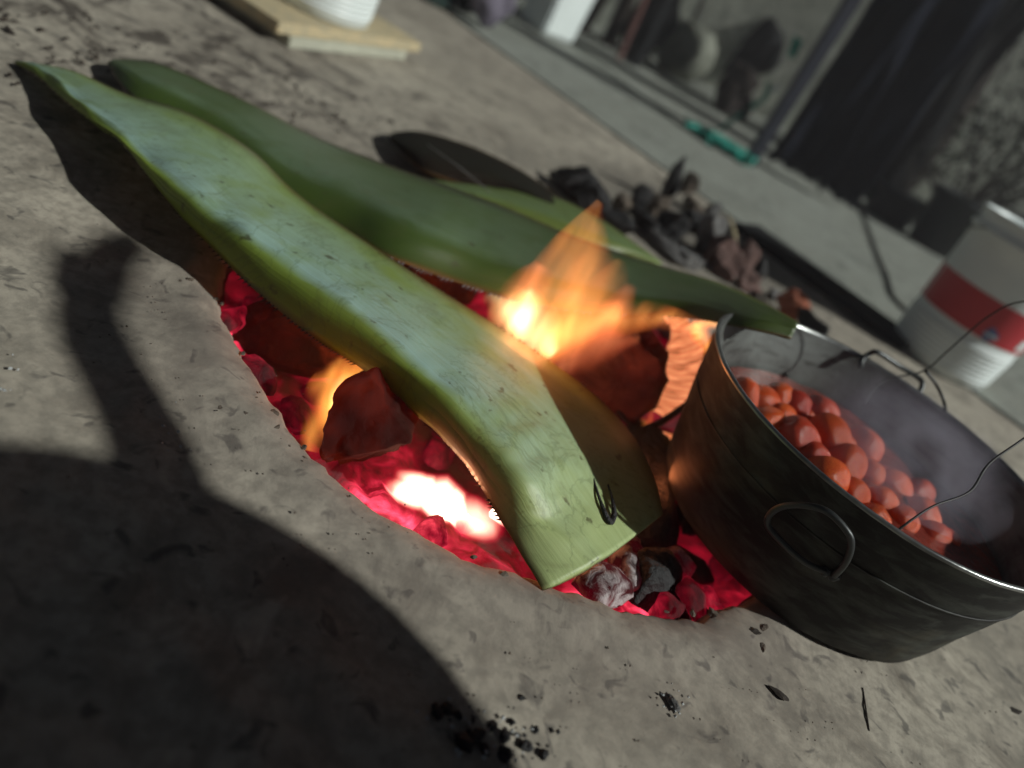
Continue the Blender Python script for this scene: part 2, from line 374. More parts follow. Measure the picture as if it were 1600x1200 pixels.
def flame_mat(pts, rads, strength, inner, outer, warp=.5):
    """glowing gas: brightness falls off from the tongue's own axis (world space) and is broken up by noise"""
    N = NT('flame_gas'); N.t.nodes.remove(N.b)
    g = N.n('ShaderNodeNewGeometry'); mp = N.n('ShaderNodeMapping'); mp.inputs['Scale'].default_value = (1, 1, .22); N.l(g.outputs['Position'], mp.inputs[0])
    nz = N.n('ShaderNodeTexNoise'); nz.inputs['Scale'].default_value = 30; nz.inputs['Detail'].default_value = 2; N.l(mp.outputs[0], nz.inputs['Vector'])
    vm = lambda op, a, b=None: _vm(N, op, a, b)
    w = vm('SCALE', vm('SUBTRACT', nz.outputs['Color'], (.5, .5, .5)), None); w.node.inputs['Scale'].default_value = warp * max(rads) * 2.2
    P = vm('ADD', g.outputs['Position'], w); best = None
    for (a, b), (ra, rb) in zip(zip(pts, pts[1:]), zip(rads, rads[1:])):
        ab = b - a; pa = vm('SUBTRACT', P, tuple(a)); d = N.n('ShaderNodeVectorMath', operation='DOT_PRODUCT'); N.l(pa, d.inputs[0]); d.inputs[1].default_value = tuple(ab / ab.length_squared)
        t = N.math('ADD', d.outputs['Value'], 0.0, clamp=True)
        sc_ = N.n('ShaderNodeVectorMath', operation='SCALE'); sc_.inputs[0].default_value = tuple(ab); N.l(t, sc_.inputs['Scale'])
        q = vm('SUBTRACT', pa, sc_.outputs[0]); ln = N.n('ShaderNodeVectorMath', operation='LENGTH'); N.l(q, ln.inputs[0])
        rr = N.math('ADD', N.math('MULTIPLY', t, rb - ra), ra)
        f = N.math('SUBTRACT', 1.0, N.math('DIVIDE', ln.outputs['Value'], rr), clamp=True)
        best = f if best is None else N.math('MAXIMUM', best, f)
    f = N.math('MULTIPLY', N.math('POWER', best, 1.3), N.ramp(nz.outputs['Fac'], [(.36, .12), (.62, 1.0)]))
    e = N.n('ShaderNodeEmission'); N.l(N.mix(N.ramp(best, [(.1, 0.0), (.8, 1.0)]), outer, inner), e.inputs[0]); N.l(N.math('MULTIPLY', f, strength), e.inputs[1])
    N.l(e.outputs[0], N.out.inputs['Volume']); N.m.cycles.volume_step_rate = .6; return N.m
def _vm(N, op, a, b):
    o = N.n('ShaderNodeVectorMath', operation=op)
    for sock, v in ((o.inputs[0], a), (o.inputs[1], b)):
        if v is None: continue
        if isinstance(v, tuple): sock.default_value = v
        else: N.l(v, sock)
    return o.outputs[0]
OR = ((1, .38, .09), (1, .17, .03)); YE = ((1, .72, .34), (1, .36, .08)); FA = ((1, .27, .10), (1, .16, .06)); LO = ((1, .40, .07), (1, .20, .03))

N = NT('smoky_fill_haze'); N.t.nodes.remove(N.b)  # thin smoke over the whole yard, added to lift the dark tones
pv = N.n('ShaderNodeVolumePrincipled'); pv.inputs['Color'].default_value = (.93, .9, .95, 1); pv.inputs['Density'].default_value = .013; pv.inputs['Anisotropy'].default_value = .2
N.l(pv.outputs[0], N.out.inputs['Volume'])
tag(MB().box((1.0, 1.0, .95), (30, 13, 4.3)).build('haze', N.m), kind='stuff')
# ------------------------------------------------------------------ ground with the fire pit
def line_pts(p, q):
    p = at(*p); q = at(*q); d = (q - p).normalized(); return p, d
A0, AD = line_pts((764, 67), (1019, 251)); B0, BD = line_pts((872, 56), (1071, 202))
def build_ground():
    rad = [0, .12, .22, .30, .36, .39, .400, .405, .4085, .4116, .416, .424, .435, .45]
    r = .47
    while r < 1.3: rad.append(r); r += .012
    while r < 60: rad.append(r); r *= 1.22
    rad.append(90); n = 360; vs = [PITC + Vector((0, 0, -.13))]; fs = []
    zin = {.12: -.13, .22: -.13, .30: -.13, .36: -.125, .39: -.10, .400: -.06, .405: -.03, .4085: -.012, .4116: -.004, .416: -.001, .424: 0, .435: .001, .45: .001}
    for rr in rad[1:]:
        for k in range(n):
            a = 2 * math.pi * k / n; q = Vector((math.cos(a), math.sin(a), 0))
            wobr = .010 * fbm(q * 2.2, 1, 4) + .005 * fbm(q * 9, 1, 3) + .003 * fbm(q * 30, 1, 3)
            f = 1 if rr < .46 else max(0, 1 - (rr - .46) / .2)
            p = PITC + q * (rr + wobr * f)
            z = zin.get(rr, 0.0)
            if rr > .41:
                z += (.0028 * fbm(p, 6, 5) + .0012 * fbm(p, 24, 3) * (1 if rr < .9 else 0)) * max(0, 1 - max(0, rr - 1.6) / 2)
                z += .004 * math.exp(-((rr - .44) / .02) ** 2) * (1 + fbm(q * 5))
            p.z = z; vs.append(p)
    for k in range(n): fs.append((0, 1 + k, 1 + (k + 1) % n))
    for i in range(len(rad) - 2):
        for k in range(n):
            a = 1 + i * n + k; b = 1 + i * n + (k + 1) % n; fs.append((a, a + n, b + n, b))
    me = mesh('ground', vs, fs)
    nrm = Vector((-AD.y, AD.x, 0))
    if nrm.y < 0: nrm = -nrm
    b = bmesh.new(); b.from_mesh(me)
    bmesh.ops.bisect_plane(b, geom=b.verts[:] + b.edges[:] + b.faces[:], plane_co=A0 - nrm * .012, plane_no=nrm, clear_outer=True)
    b.to_mesh(me); b.free()
    o = link('ground', me, M_ground); tag(o, kind='structure')
    me.materials.append(M_pitwall)
    for p in me.polygons:
        c = p.center
        if (Vector((c.x, c.y, 0)) - PITC).length < .404 and c.z < -.02: p.material_index = 1
    return nrm
NRM = build_ground()
def slab(name, poly, z0, z1, mat):
    b = MB(); n = len(poly)
    b.v = [Vector((p[0], p[1], z)) for z in (z0, z1) for p in poly]
    b.f = [tuple(range(n - 1, -1, -1)), tuple(range(n, 2 * n))] + [(k, (k + 1) % n, n + (k + 1) % n, n + k) for k in range(n)]
    return tag(b.build(name, mat), kind='structure')
def on(P, D, x, off=0, nn=None):
    p = P + D * ((x - P.x) / D.x); return p + (nn or NRM) * off
BN = Vector((-BD.y, BD.x, 0)); BN = BN if BN.y > 0 else -BN
xb = .27
pm = [on(A0, AD, -30, .016), on(A0, AD, 30, .016), Vector((60, 60, 0)), Vector((xb, 60, 0)), on(B0, BD, xb, -.02, BN), on(B0, BD, -30, -.02, BN)]
slab('middle_slab', pm, -.028, .001, M_slab)
pf = [on(B0, BD, xb - .03, .03, BN), Vector((xb - .03, 60, 0)), Vector((-30, 60, 0)), on(B0, BD, -30, .03, BN)]
slab('back_slab', pf, -.028, .003, M_slab)
ps = [on(A0, AD, -60, -.2), on(A0, AD, 60, -.2), Vector((90, 90, 0)), Vector((-60, 90, 0))]
slab('soil', ps, -.09, -.029, M_soil)
# back wall
wy = 5.9
wl = MB().box((1.5, wy + .1, 1.5), (16, .2, 3.0)).build('yard_wall', M_wall)
tag(wl, 'dim blotchy plastered wall closing the far end of the yard', 'wall'); recentre(wl)

# ------------------------------------------------------------------ ember bed
def build_bed():
    n = 120; rings = [.0, .04, .08, .12, .16, .2, .24, .27, .3, .325, .345, .365, .38, .392, .402]; vs = []; fs = []
    for i, rr in enumerate(rings):
        for k in range(n if i else 1):
            a = 2 * math.pi * k / n; p = PITC + Vector((math.cos(a), math.sin(a), 0)) * rr
            p.z = -.085 + .045 * (rr / .4) ** 3 + .016 * fbm(p, 14, 4) + .01 * fbm(p, 45, 3)
            vs.append(p)
    for k in range(n): fs.append((0, 1 + k, 1 + (k + 1) % n))
    for i in range(len(rings) - 2):
        for k in range(n):
            a = 1 + i * n + k; b = 1 + i * n + (k + 1) % n; fs.append((a, a + n, b + n, b))
    o = link('ember_bed', mesh('ember_bed', vs, fs), M_bed)
    tag(o, 'bed of glowing crimson embers filling the round fire pit', 'embers', kind='stuff')
build_bed()
rnd = random.Random(3)
GE = 'ember lumps in the fire pit'
k = 0
while k < 64:
    a = rnd.uniform(0, 2 * math.pi); rr = .385 * math.sqrt(rnd.uniform(.12, 1))
    p = PITC + Vector((math.cos(a), math.sin(a), 0)) * rr
    if p.y > 1.05 or (k % 5 in (1, 3) and (p - HOT).length < .12): continue
    s = rnd.uniform(.010, .024)
    p.z = -.085 + .045 * (rr / .4) ** 3 + s * .35
    o = link('ember_lump', lump(p, (s * rnd.uniform(.8, 1.6), s, s * .75), k + 10, 2), M_char if k % 5 in (1, 3) else M_ember); recentre(o)
    tag(o, 'black unburnt charcoal lump among the embers of the fire pit' if k % 5 in (1, 3) else 'glowing red charcoal lump among the embers of the fire pit', 'ember', GE + (', burnt black' if k % 5 in (1, 3) else '')); k += 1
for i, (x, y, s, mt, lab) in enumerate([
    (935, 912, .026, M_coalash, 'ash coated pink glowing lump just under the cut end of the long leaf'),
    (985, 878, .024, M_coalash, 'dark ashy lump with a pale tip behind the pink lump in the pit'),
    (1062, 882, .016, M_coalash, 'small pale ash topped lump between leaf end and pot in the pit'),
    (1020, 905, .030, M_char, 'black charred lump lying between the leaf end and the pot'),
    (1080, 938, .018, M_ember, 'bright crimson lump at the pit mouth nearest the pot'),
    (1040, 945, .016, M_ember, 'crimson lump with a white spark at the near lip of the pit'),
    (1115, 940, .013, M_ember, 'small red lump touching the bottom edge of the pot'),
    (365, 500, .020, M_ember, 'red ember at the far left lip of the pit'),
    (400, 590, .020, M_ember, 'magenta ember below the black left log')]):
    p = at(x, y, -.018)
    o = link('ember_lump', lump(p, (s * 1.5, s, s * .8), i + 300, 3), mt); recentre(o); tag(o, lab, 'ember')

# ------------------------------------------------------------------ logs in the pit
def logmesh(p, q, r, seed, n=48, tri=0.0, rough=.17):
    p = Vector(p); q = Vector(q); ax = (q - p).normalized(); a = ax.cross(Vector((0, 0, 1))).normalized(); b = ax.cross(a)
    ln = (q - p).length; m_ = max(6, int(ln / .02)); vs = []; fs = []
    for i in range(m_ + 1):
        t = i / m_
        e = 1 - .22 * max(0, 1 - t * m_ / 1.6) ** 2
        for k in range(n):
            th = 2 * math.pi * k / n
            rr = r * e * (1 + tri * math.cos(3 * th + .5) + rough * noise.fractal(Vector((math.cos(th) * 1.5, math.sin(th) * 1.5, t * ln * 12 + seed)), 1, 2, 4) + .05 * noise.fractal(Vector((math.cos(th) * 6, math.sin(th) * 6, t * ln * 30 + seed)), 1, 2, 3))
            vs.append(p + ax * (ln * t) + a * (rr * math.cos(th)) + b * (rr * math.sin(th)))
    for i in range(m_):
        for k in range(n):
            s = i * n + k; u = i * n + (k + 1) % n; fs.append((s, u, u + n, s + n))
    return vs, fs, n, m_, a, b, ax
def build_log(name, p, q, r, seed, label, tri=0.0, endmat=None, mat=None):
    vs, fs, n, m_, a, b, ax = logmesh(p, q, r, seed, tri=tri)
    root = empty(name, Vector(p), label, 'log')
    fs.append(tuple(range(m_ * n, m_ * n + n)))
    link('bark', mesh('bark', vs, fs), mat or M_charlog, root)
    # roughened end face nearest the camera
    ev = []; ef = []; rings = [1, .85, .68, .5, .3, .12]
    c0 = sum((vs[k] for k in range(n)), Vector()) / n
    for j, s in enumerate(rings):
        for k in range(n):
            v = c0 + (vs[k] - c0) * s; v = v - ax * (r * (.05 + .30 * (1 - s * s)) + .010 * fbm(c0 + (vs[k] - c0) * max(s, .25), 18, 4))
            if j == 0: v = vs[k].copy()
            ev.append(v)
    for j in range(len(rings) - 1):
        for k in range(n):
            s = j * n + k; u = j * n + (k + 1) % n; ef.append((u, s, s + n, u + n))
    ef.append(tuple(range(len(rings) * n - 1, (len(rings) - 1) * n - 1, -1)))
    link('end_face', mesh('end_face', ev, ef), endmat or M_logend, root)
    return root
c = at(568, 690, -.005)
o = link('burning_log', lump(c + Vector((-.005, .03, .004)), (.047, .085, .066), 61, 5, .42, rot=Matrix.Rotation(R(24), 3, 'Y').to_euler(), cuts=9), M_logred); recentre(o)
tag(o, 'burning log whose dark red wedge shaped end points out under the long leaf', 'log')
build_log('charred_log', at(395, 520, -.03), at(560, 560, -.02) + Vector((.06, .10, 0)), .042, 5, 'black charred log at the left side of the pit under the long leaf', mat=M_charlog, endmat=M_charlog)
c = at(958, 588, .035)
build_log('thick_log', c, c + Vector((-.05, .22, -.07)), .078, 9, 'thick round log with a brown smouldering end face beside the pot', endmat=M_logend)
build_log('split_log', at(1010, 850, -.045), at(1000, 700, -.03), .04, 12, 'dark split log lying deep in the pit against the pot', mat=M_char, endmat=M_char)
build_log('back_log', at(560, 395, -.02), at(740, 440, -.01), .035, 15, 'dark log glimpsed in the gap between the two green leaves', mat=M_charlog)
# curled glowing bark
def sheet(stations, nv=14, ripple=0, rip_n=10, thick=.002, per=6):
    Lp = catmull([s[0] for s in stations], per); Rp = catmull([s[1] for s in stations], per)
    vs = []; fs = []; uv = []; nu = len(Lp)
    for i in range(nu):
        d = (Rp[i] - Lp[i]); tn = (Lp[min(i + 1, nu - 1)] - Lp[max(i - 1, 0)]).normalized(); nn = d.normalized().cross(tn)
        for j in range(nv):
            t = j / (nv - 1); o = ripple * math.sin(i / nu * rip_n * 2 * math.pi + t * 1.2) + .012 * math.sin(t * math.pi)
            vs.append(Lp[i] + d * t + nn * o + Vector((0, 0, .002 * fbm(Lp[i] * 60 + d * t * 40)))); uv.append((i / nu, t))
    N_ = len(vs)
    for i in range(nu - 1):
        for j in range(nv - 1):
            a = i * nv + j; fs.append((a, a + 1, a + nv + 1, a + nv))
    me = mesh('sheet', vs, fs, uv); return me
def thicken(o, t):
    mdf = o.modifiers.new('Solidify', 'SOLIDIFY'); mdf.thickness = t; mdf.offset = 0; return o
Yb = .93
def B(x, y, dY=0): return atY(x, y, Yb + dY)
o = link('curled_bark', sheet([(B(1040, 492, .06), B(1062, 490, .08)), (B(1050, 520, .04), B(1085, 515, .05)), (B(1038, 555, .02), B(1098, 545, .02)), (B(1025, 580), B(1092, 590)), (B(1012, 612, -.02), B(1080, 625, -.02)), (B(1010, 632, -.03), B(1048, 655, -.03))], ripple=.0035, rip_n=6), M_bark)
thicken(o, .003); recentre(o); tag(o, 'curled ribbed strip of glowing bark standing between thick log and pot', 'bark')
o = link('curled_bark', sheet([(B(992, 690, -.05), B(1015, 672, -.05)), (B(1000, 705, -.06), B(1048, 680, -.05)), (B(1020, 718, -.06), B(1060, 690, -.05)), (B(1040, 728, -.06), B(1056, 705, -.05))], ripple=.002, rip_n=3), M_bark)
thicken(o, .003); recentre(o); tag(o, 'small glowing bark flake below the ribbed strip, by the pot side', 'bark')
for pts, rr, lab in [([B(852, 525, -.02), B(872, 548, -.03), B(905, 580, -.05), B(950, 622, -.07), B(985, 668, -.09)], [.0022, .0035, .004, .004, .003], 'thin black twig slanting in front of the flames beside the thick log'),
                     ([B(975, 672, -.09), B(1000, 674, -.09), B(1045, 652, -.06), B(1082, 622, -.04), B(1100, 590, -.02)], [.003, .005, .005, .004, .002], 'short black twig crossing under the ribbed bark towards the pot'),
                     ([B(1100, 560, .04), B(1112, 530, .05), B(1130, 505, .06), B(1138, 498, .07)], [.003, .003, .002, .002], 'black twig tip rising beside the pot rim')]:
    o = link('twig', mesh('twig', *tube(pts, rr, 8, wob=.2)), M_char); recentre(o); tag(o, lab, 'twig')

# ------------------------------------------------------------------ agave leaves
def agave(name, st, mat, label, T=.012, nv=21, per=8, spines=False, wav=.0, fold=0):
    Ls = catmull([at(*s[0]) for s in st], per); Ms = catmull([at(*s[1]) for s in st], per); Rs = catmull([at(*s[2]) for s in st], per)
    nu = len(Ls); top = []; bot = []; uv = []
    for i in range(nu):
        a, mm, b = Ls[i], Ms[i], Rs[i]
        tk = T * min(1, .25 + 1.2 * i / nu)
        W_ = 2.4; ctrl = ((2 + 2 * W_) * mm - a - b) / (2 * W_)
        for j in range(nv):
            t = j / (nv - 1)
            q_ = (1 - t) ** 2 + W_ * 2 * t * (1 - t) + t * t; p = (a * (1 - t) ** 2 + ctrl * (W_ * 2 * t * (1 - t)) + b * t * t) / q_
            if wav: p = p + Vector((0, 0, wav * fbm((i * .13, t * 2.2, 3.3)) * math.sin(math.pi * min(1, t + .1))))
            top.append(p); th = .0015 + tk * math.sin(math.pi * t) ** .6 if 0 < t < 1 else .0012
            bot.append(p - Vector((0, 0, th))); uv.append((i / (nu - 1), t))
    vs = top + bot; N_ = len(top); fs = []
    for i in range(nu - 1):
        for j in range(nv - 1):
            q = i * nv + j; fs.append((q, q + 1, q + nv + 1, q + nv)); fs.append((q + N_, q + nv + N_, q + nv + 1 + N_, q + 1 + N_))
        q = i * nv; fs.append((q, q + nv, q + nv + N_, q + N_)); q += nv - 1; fs.append((q, q + N_, q + nv + N_, q + nv))
    for e in (0, nu - 1):
        for j in range(nv - 1):
            q = e * nv + j; f = (q, q + N_, q + 1 + N_, q + 1); fs.append(f if e == 0 else f[::-1])
    me = mesh(name, vs, fs, uv + uv)
    b = bmesh.new(); b.from_mesh(me); bmesh.ops.recalc_face_normals(b, faces=b.faces[:]); b.to_mesh(me); b.free()
    root = empty(name, (Ls[-1] + Rs[-1]) / 2, label, 'leaf')
    link('blade', me, mat, root)
    if spines:
        s = MB(); rr = random.Random(5)
        for side in (Ls, Rs):
            for i in range(6, nu - 10, 1):
                for q in (0, .5):
                    p = side[i].lerp(side[i + 1], q); d = (side[i] - Ms[i]).normalized(); t = (side[i + 1] - side[i]).normalized()
                    if rr.random() < .35: continue
                    ln = rr.uniform(.003, .0075)
                    s.v += [p + t * .0014, p - t * .0014, p + Vector((0, 0, .0012)), p + d * ln - t * .001]; k_ = len(s.v)
                    s.f += [(k_ - 4, k_ - 3, k_ - 1), (k_ - 3, k_ - 2, k_ - 1), (k_ - 2, k_ - 4, k_ - 1)]
        tag(s.build('spine', M_spine, root), kind='stuff')
    return root
st1 = [((22, 97, .006), (26, 96, .008), (31, 95, .008)), ((60, 120, .020), (75, 113, .028), (112, 110, .024)), ((118, 170, .042), (140, 165, .052), (196, 146, .044)),
       ((179, 213, .056), (215, 215, .068), (292, 175, .058)), ((222, 262, .062), (285, 278, .078), (390, 232, .062)), ((290, 345, .044), (350, 335, .078), (468, 305, .060)),
       ((385, 440, .036), (455, 400, .078), (585, 386, .058)), ((480, 520, .032), (560, 472, .080), (675, 445, .054)), ((560, 572, .030), (650, 545, .078), (765, 502, .048)),
       ((640, 640, .028), (728, 615, .074), (858, 562, .044)), ((700, 692, .026), (790, 680, .066), (935, 622, .040)), ((742, 745, .022), (832, 745, .056), (990, 682, .034)),
       ((795, 835, .014), (880, 808, .038), (1022, 745, .030)), ((850, 920, .008), (938, 874, .026), (1036, 803, .024))]
agave('agave_leaf', st1, M_leaf1, 'long pale green agave leaf across the fire pit with its cut end towards the camera', T=.009, spines=True, wav=.007)
st2 = [((168, 97, .02), (172, 95, .022), (178, 92, .02)), ((205, 150, .03), (230, 122, .045), (252, 100, .03)), ((300, 215, .035), (340, 172, .055), (385, 158, .04)),
       ((400, 290, .04), (440, 240, .065), (490, 212, .05)), ((510, 350, .045), (560, 300, .078), (605, 257, .06)), ((600, 398, .055), (655, 345, .092), (705, 292, .07)),
       ((700, 436, .055), (750, 385, .09), (800, 328, .072)), ((810, 470, .065), (855, 420, .10), (900, 370, .085)), ((930, 489, .085), (968, 448, .115), (1010, 408, .10)),
       ((1050, 494, .125), (1085, 466, .148), (1120, 440, .135)), ((1150, 508, .172), (1175, 492, .186), (1195, 474, .178)), ((1238, 527, .192), (1242, 515, .197), (1247, 503, .194))]
agave('agave_leaf', st2, M_leaf2, 'dark green agave leaf behind the flames with its narrow end resting on the pot rim', T=.012, spines=True, wav=.004)
st3 = [((614, 222, .02), (608, 214, .022), (614, 207, .02)), ((655, 262, .03), (655, 235, .045), (655, 205, .035)), ((720, 288, .035), (722, 255, .06), (728, 225, .05)),
       ((800, 312, .04), (795, 280, .07), (795, 255, .06)), ((870, 345, .045), (858, 315, .07), (848, 288, .06)), ((950, 385, .045), (930, 362, .06), (915, 338, .05)), ((1020, 408, .045), (1015, 398, .05), (1005, 388, .045))]
r3 = agave('scorched_leaf', st3, M_leaf3, 'blackened scorched agave leaf lying behind the green leaves', T=.006)
o = link('pale_rib', mesh('pale_rib', *tube([at(668, 226, .068), at(705, 252, .078), (at(735, 275, .078)), at(765, 300, .074)], [.001, .0022, .0022, .001], 6, flat=.5)), M_rockg, r3)
st4 = [((640, 284, .05), (645, 280, .052), (650, 277, .05)), ((740, 318, .052), (755, 303, .06), (772, 292, .055)), ((840, 352, .058), (850, 330, .07), (862, 305, .066)),
       ((930, 385, .06), (935, 362, .075), (938, 342, .07)), ((1000, 405, .06), (1002, 396, .07), (1000, 385, .065)), ((1032, 415, .06), (1033, 412, .062), (1034, 409, .06))]
agave('agave_leaf', st4, M_leaf4, 'short light green agave leaf pointing at the rubble pile behind the dark green leaf', T=.005)

o = link('handle_shadow_loop', mesh('handle_shadow_loop', *tube([at(921, 712, .045), at(924, 737, .043), at(936, 777, .041), at(951, 814, .036), at(959, 806, .037), at(957, 782, .041), at(950, 757, .044)], [.0008, .0012, .0016, .0032, .0032, .0016, .0010], 6)), M_char)  # thin dark tube drawn as the pot handle's shadow on the leaf
recentre(o); tag(o, 'thin black loop standing in for the pot handle shadow on the cut end of the long leaf', 'twig')

# ------------------------------------------------------------------ flames
def flame(name, parts, label):
    root = empty(name, parts[0][0][0], label, 'flame')
    for pts, rad, mt, nm, fl in parts:
        (ci, co), st = mt; mx = max(rad); rad = [max(r_, .12 * mx) for r_ in rad]
        link(nm, mesh(nm, *tube(pts, [r_ * 1.25 for r_ in rad], 14, per=5)), flame_mat([Vector(p) for p in pts], [r_ * 1.3 for r_ in rad], st / mx, ci, co), root)
    return root
def Fp(x, y, Y): return atY(x, y, Y)
flame('tall_flame', [
    ([Fp(850, 560, .83), Fp(852, 505, .83), Fp(872, 450, .82), Fp(898, 395, .81), Fp(925, 348, .80), Fp(942, 318, .80)], [.016, .042, .036, .025, .014, .007], (OR, 1.15), 'outer_flame', .5),
    ([Fp(895, 540, .82), Fp(905, 480, .815), Fp(918, 425, .81), Fp(925, 380, .805), Fp(932, 345, .80)], [.014, .032, .028, .018, .008], (OR, .8), 'inner_flame', .5),
    ([Fp(900, 535, .82), Fp(930, 490, .82), Fp(955, 445, .81), Fp(968, 410, .80)], [.014, .026, .018, .007], (OR, .5), 'side_tongue', .45),
    ([Fp(905, 530, .82), Fp(950, 505, .82), Fp(975, 475, .81), Fp(985, 450, .80)], [.010, .020, .015, .008], (FA, .4), 'veil', .5),
    ([Fp(800, 510, .83), Fp(818, 470, .83), Fp(838, 438, .82), Fp(850, 415, .82)], [.014, .026, .020, .010], (FA, .7), 'left_tongue', .5),
    ([Fp(868, 550, .83), Fp(838, 518, .84), Fp(800, 488, .85), Fp(760, 460, .87)], [.016, .032, .030, .010], (YE, 2.9), 'bright_root', .6),
    ([Fp(820, 530, .84), Fp(822, 490, .84), Fp(832, 455, .83)], [.014, .026, .010], (YE, 1.8), 'bright_core', .5)],
    'tall orange flame licking up over the dark green leaf')
flame('curling_flame', [
    ([Fp(850, 560, .80), Fp(885, 525, .80), Fp(950, 500, .81), Fp(1020, 494, .83), Fp(1095, 510, .84)], [.012, .024, .020, .015, .008], (OR, 1.3), 'curl', .6),
    ([Fp(870, 585, .80), Fp(905, 550, .80), Fp(960, 528, .81), Fp(1000, 525, .82)], [.010, .024, .018, .008], (FA, .6), 'faint_curl', .6)],
    'low flame curling over the top of the thick round log')
flame('rim_flame', [([Fp(1118, 585, .93), Fp(1108, 550, .95), Fp(1092, 512, .97), Fp(1085, 500, .98)], [.004, .011, .012, .003], (OR, 1.5), 'tongue', .5),
                    ([Fp(1075, 512, 1.0), Fp(1105, 503, 1.0), Fp(1130, 510, 1.0)], [.004, .011, .003], (LO, 1.8), 'small_tongue', .6)], 'small flame licking the left side of the pot rim')
flame('bark_flame', [([Fp(1005, 655, .88), Fp(1010, 668, .87), Fp(1018, 640, .88)], [.004, .008, .002], (LO, 1.8), 'tongue', .6),
                     ([Fp(1040, 735, .84), Fp(1052, 700, .86), Fp(1070, 655, .88)], [.004, .007, .002], (LO, 1.8), 'side_tongue', .6)], 'tiny flame under the ribbed bark by the pot')
flame('wrapping_flame', [
    ([at(484, 705, -.02), at(497, 655, .0), at(510, 610, .01), at(532, 562, .02)], [.008, .013, .016, .006], (LO, .8), 'left_tongue', .6),
    ([at(508, 690, -.03), at(522, 640, -.02), at(545, 596, -.01), at(590, 588, -.01), at(622, 620, -.02), at(630, 675, -.04)], [.010, .018, .022, .022, .018, .008], (LO, 1.1), 'top_tongue', .6),
    ([at(530, 645, -.01), at(545, 608, .0), at(566, 600, .0)], [.010, .014, .006], (YE, 1.8), 'bright_core', .6)],
    'orange flame wrapping round the wedge shaped burning log')
for loc, e, rad_ in ((Fp(850, 500, .90), .4, .03), (at(560, 620, .01) + Vector((0, .05, 0)), .25, .02), (at(730, 745, -.0) , .3, .03), (at(1050, 745, .01), .3, .03)):
    ld = bpy.data.lights.new('fire_light', 'POINT'); ld.energy = e; ld.color = (1, .27, .09); ld.shadow_soft_size = rad_
    lo = bpy.data.objects.new('fire_light', ld); lo.location = loc; COL.objects.link(lo)

# ------------------------------------------------------------------ the pot
PC = Vector((.392, .795, 0))
PROF = [(.17, .0), (.183, .008), (.189, .03), (.196, .065), (.203, .095), (.209, .125), (.215, .155), (.2185, .168)]
def prof_r(z):
    for (r0, z0), (r1, z1) in zip(PROF, PROF[1:]):
        if z <= z1: return r0 + (r1 - r0) * max(0, (z - z0)) / (z1 - z0)
    return PROF[-1][0]
def pot_hit(x, y, off=.008):
    d = ray(x, y).normalized(); t = .2
    while t < 2:
        p = EYE + d * t
        if p.z < .172 and math.hypot(p.x - PC.x, p.y - PC.y) < prof_r(p.z) + off: return p
        t += .001
    return EYE + d
pot = empty('cooking_pot', PC, 'large soot blackened flared pot of tomatoes standing half over the pit', 'pot')
vs, fs = lathe([(.0, .0), (.08, .0)] + PROF + [(.2195, .171)], 128, PC, wob=.008)
link('body', mesh('body', vs, fs), M_pot, pot)
vs, fs = lathe([(.2195, .171), (.2205, .1735), (.218, .1755), (.2145, .174), (.2135, .171)], 128, PC, wob=.008)
link('rim', mesh('rim', vs, fs), M_rim, pot)
vs, fs = lathe([(.2135, .171), (.208, .15), (.198, .12), (.195, .09), (.188, .055), (.18, .03), (.15, .012), (0, .01)], 128, PC, wob=.008)
link('inside', mesh('inside', vs, fs), M_potin, pot)
vs, fs = tube([PC + Vector((math.cos(a), math.sin(a), 0)) * (prof_r(.118) * 1.002) + Vector((0, 0, .118)) for a in [2 * math.pi * k / 64 for k in range(65)]], .0013, 6, smooth=False)
link('seam_bead', mesh('seam_bead', vs, fs), M_pot, pot)
hp = [pot_hit(1290, 893, .004), pot_hit(1258, 878, .010), pot_hit(1225, 850, .014), pot_hit(1199, 818, .016), pot_hit(1212, 796, .016), pot_hit(1245, 789, .015), pot_hit(1290, 798, .015), pot_hit(1322, 828, .015), pot_hit(1330, 850, .014), pot_hit(1322, 878, .012), pot_hit(1303, 900, .004)]
link('handle', mesh('handle', *tube(hp, .0032, 10)), M_handle, pot)
for x, y in ((1290, 893), (1303, 900)):
    link('rivet', lump(pot_hit(x, y, .003), (.006, .006, .006), 3, 2, .1), M_handle, pot)
e1 = at(1345, 574, .165); e2 = at(1432, 618, .165)
hp = [e1, atY(1347, 562, e1.y + .008), atY(1358, 553, e1.y + .014), atY(1372, 551, e1.y + .014), atY(1405, 572, (e1.y + e2.y) / 2 + .02), atY(1432, 588, e2.y + .016), atY(1441, 598, e2.y + .012), atY(1438, 610, e2.y + .006), e2]
link('handle', mesh('handle', *tube(hp, .0036, 10)), M_handle, pot)
p0 = pot_hit(1397, 833, .0); Yn = p0.y
bail = [p0, atY(1425, 812, Yn + .01), atY(1460, 790, Yn + .03), atY(1515, 768, Yn + .06), atY(1545, 725, Yn + .09), atY(1600, 685, Yn + .12), atY(1720, 600, Yn + .2), atY(1740, 470, Yn + .32), atY(1600, 471, Yn + .36), atY(1550, 491, Yn + .38), atY(1514, 519, Yn + .39), atY(1478, 551, Yn + .39), atY(1442, 580, Yn + .38), atY(1379, 596, Yn + .36), atY(1350, 634, Yn + .33)]
link('wire_bail', mesh('wire_bail', *tube(bail, .0011, 6)), M_wire, pot)
link('wire_loop', mesh('wire_loop', *tube([atY(1446, 580, Yn + .38), atY(1462, 600, Yn + .38), atY(1474, 625, Yn + .37), at(1478, 645, .17)], .0022, 6)), M_wire, pot)
ZB = .107
vs, fs = lathe([(.190, ZB), (.15, ZB + .0005), (.08, ZB), (0.0005, ZB)], 96, PC)
for v in vs: v.z += .0015 * fbm(v, 40, 3)
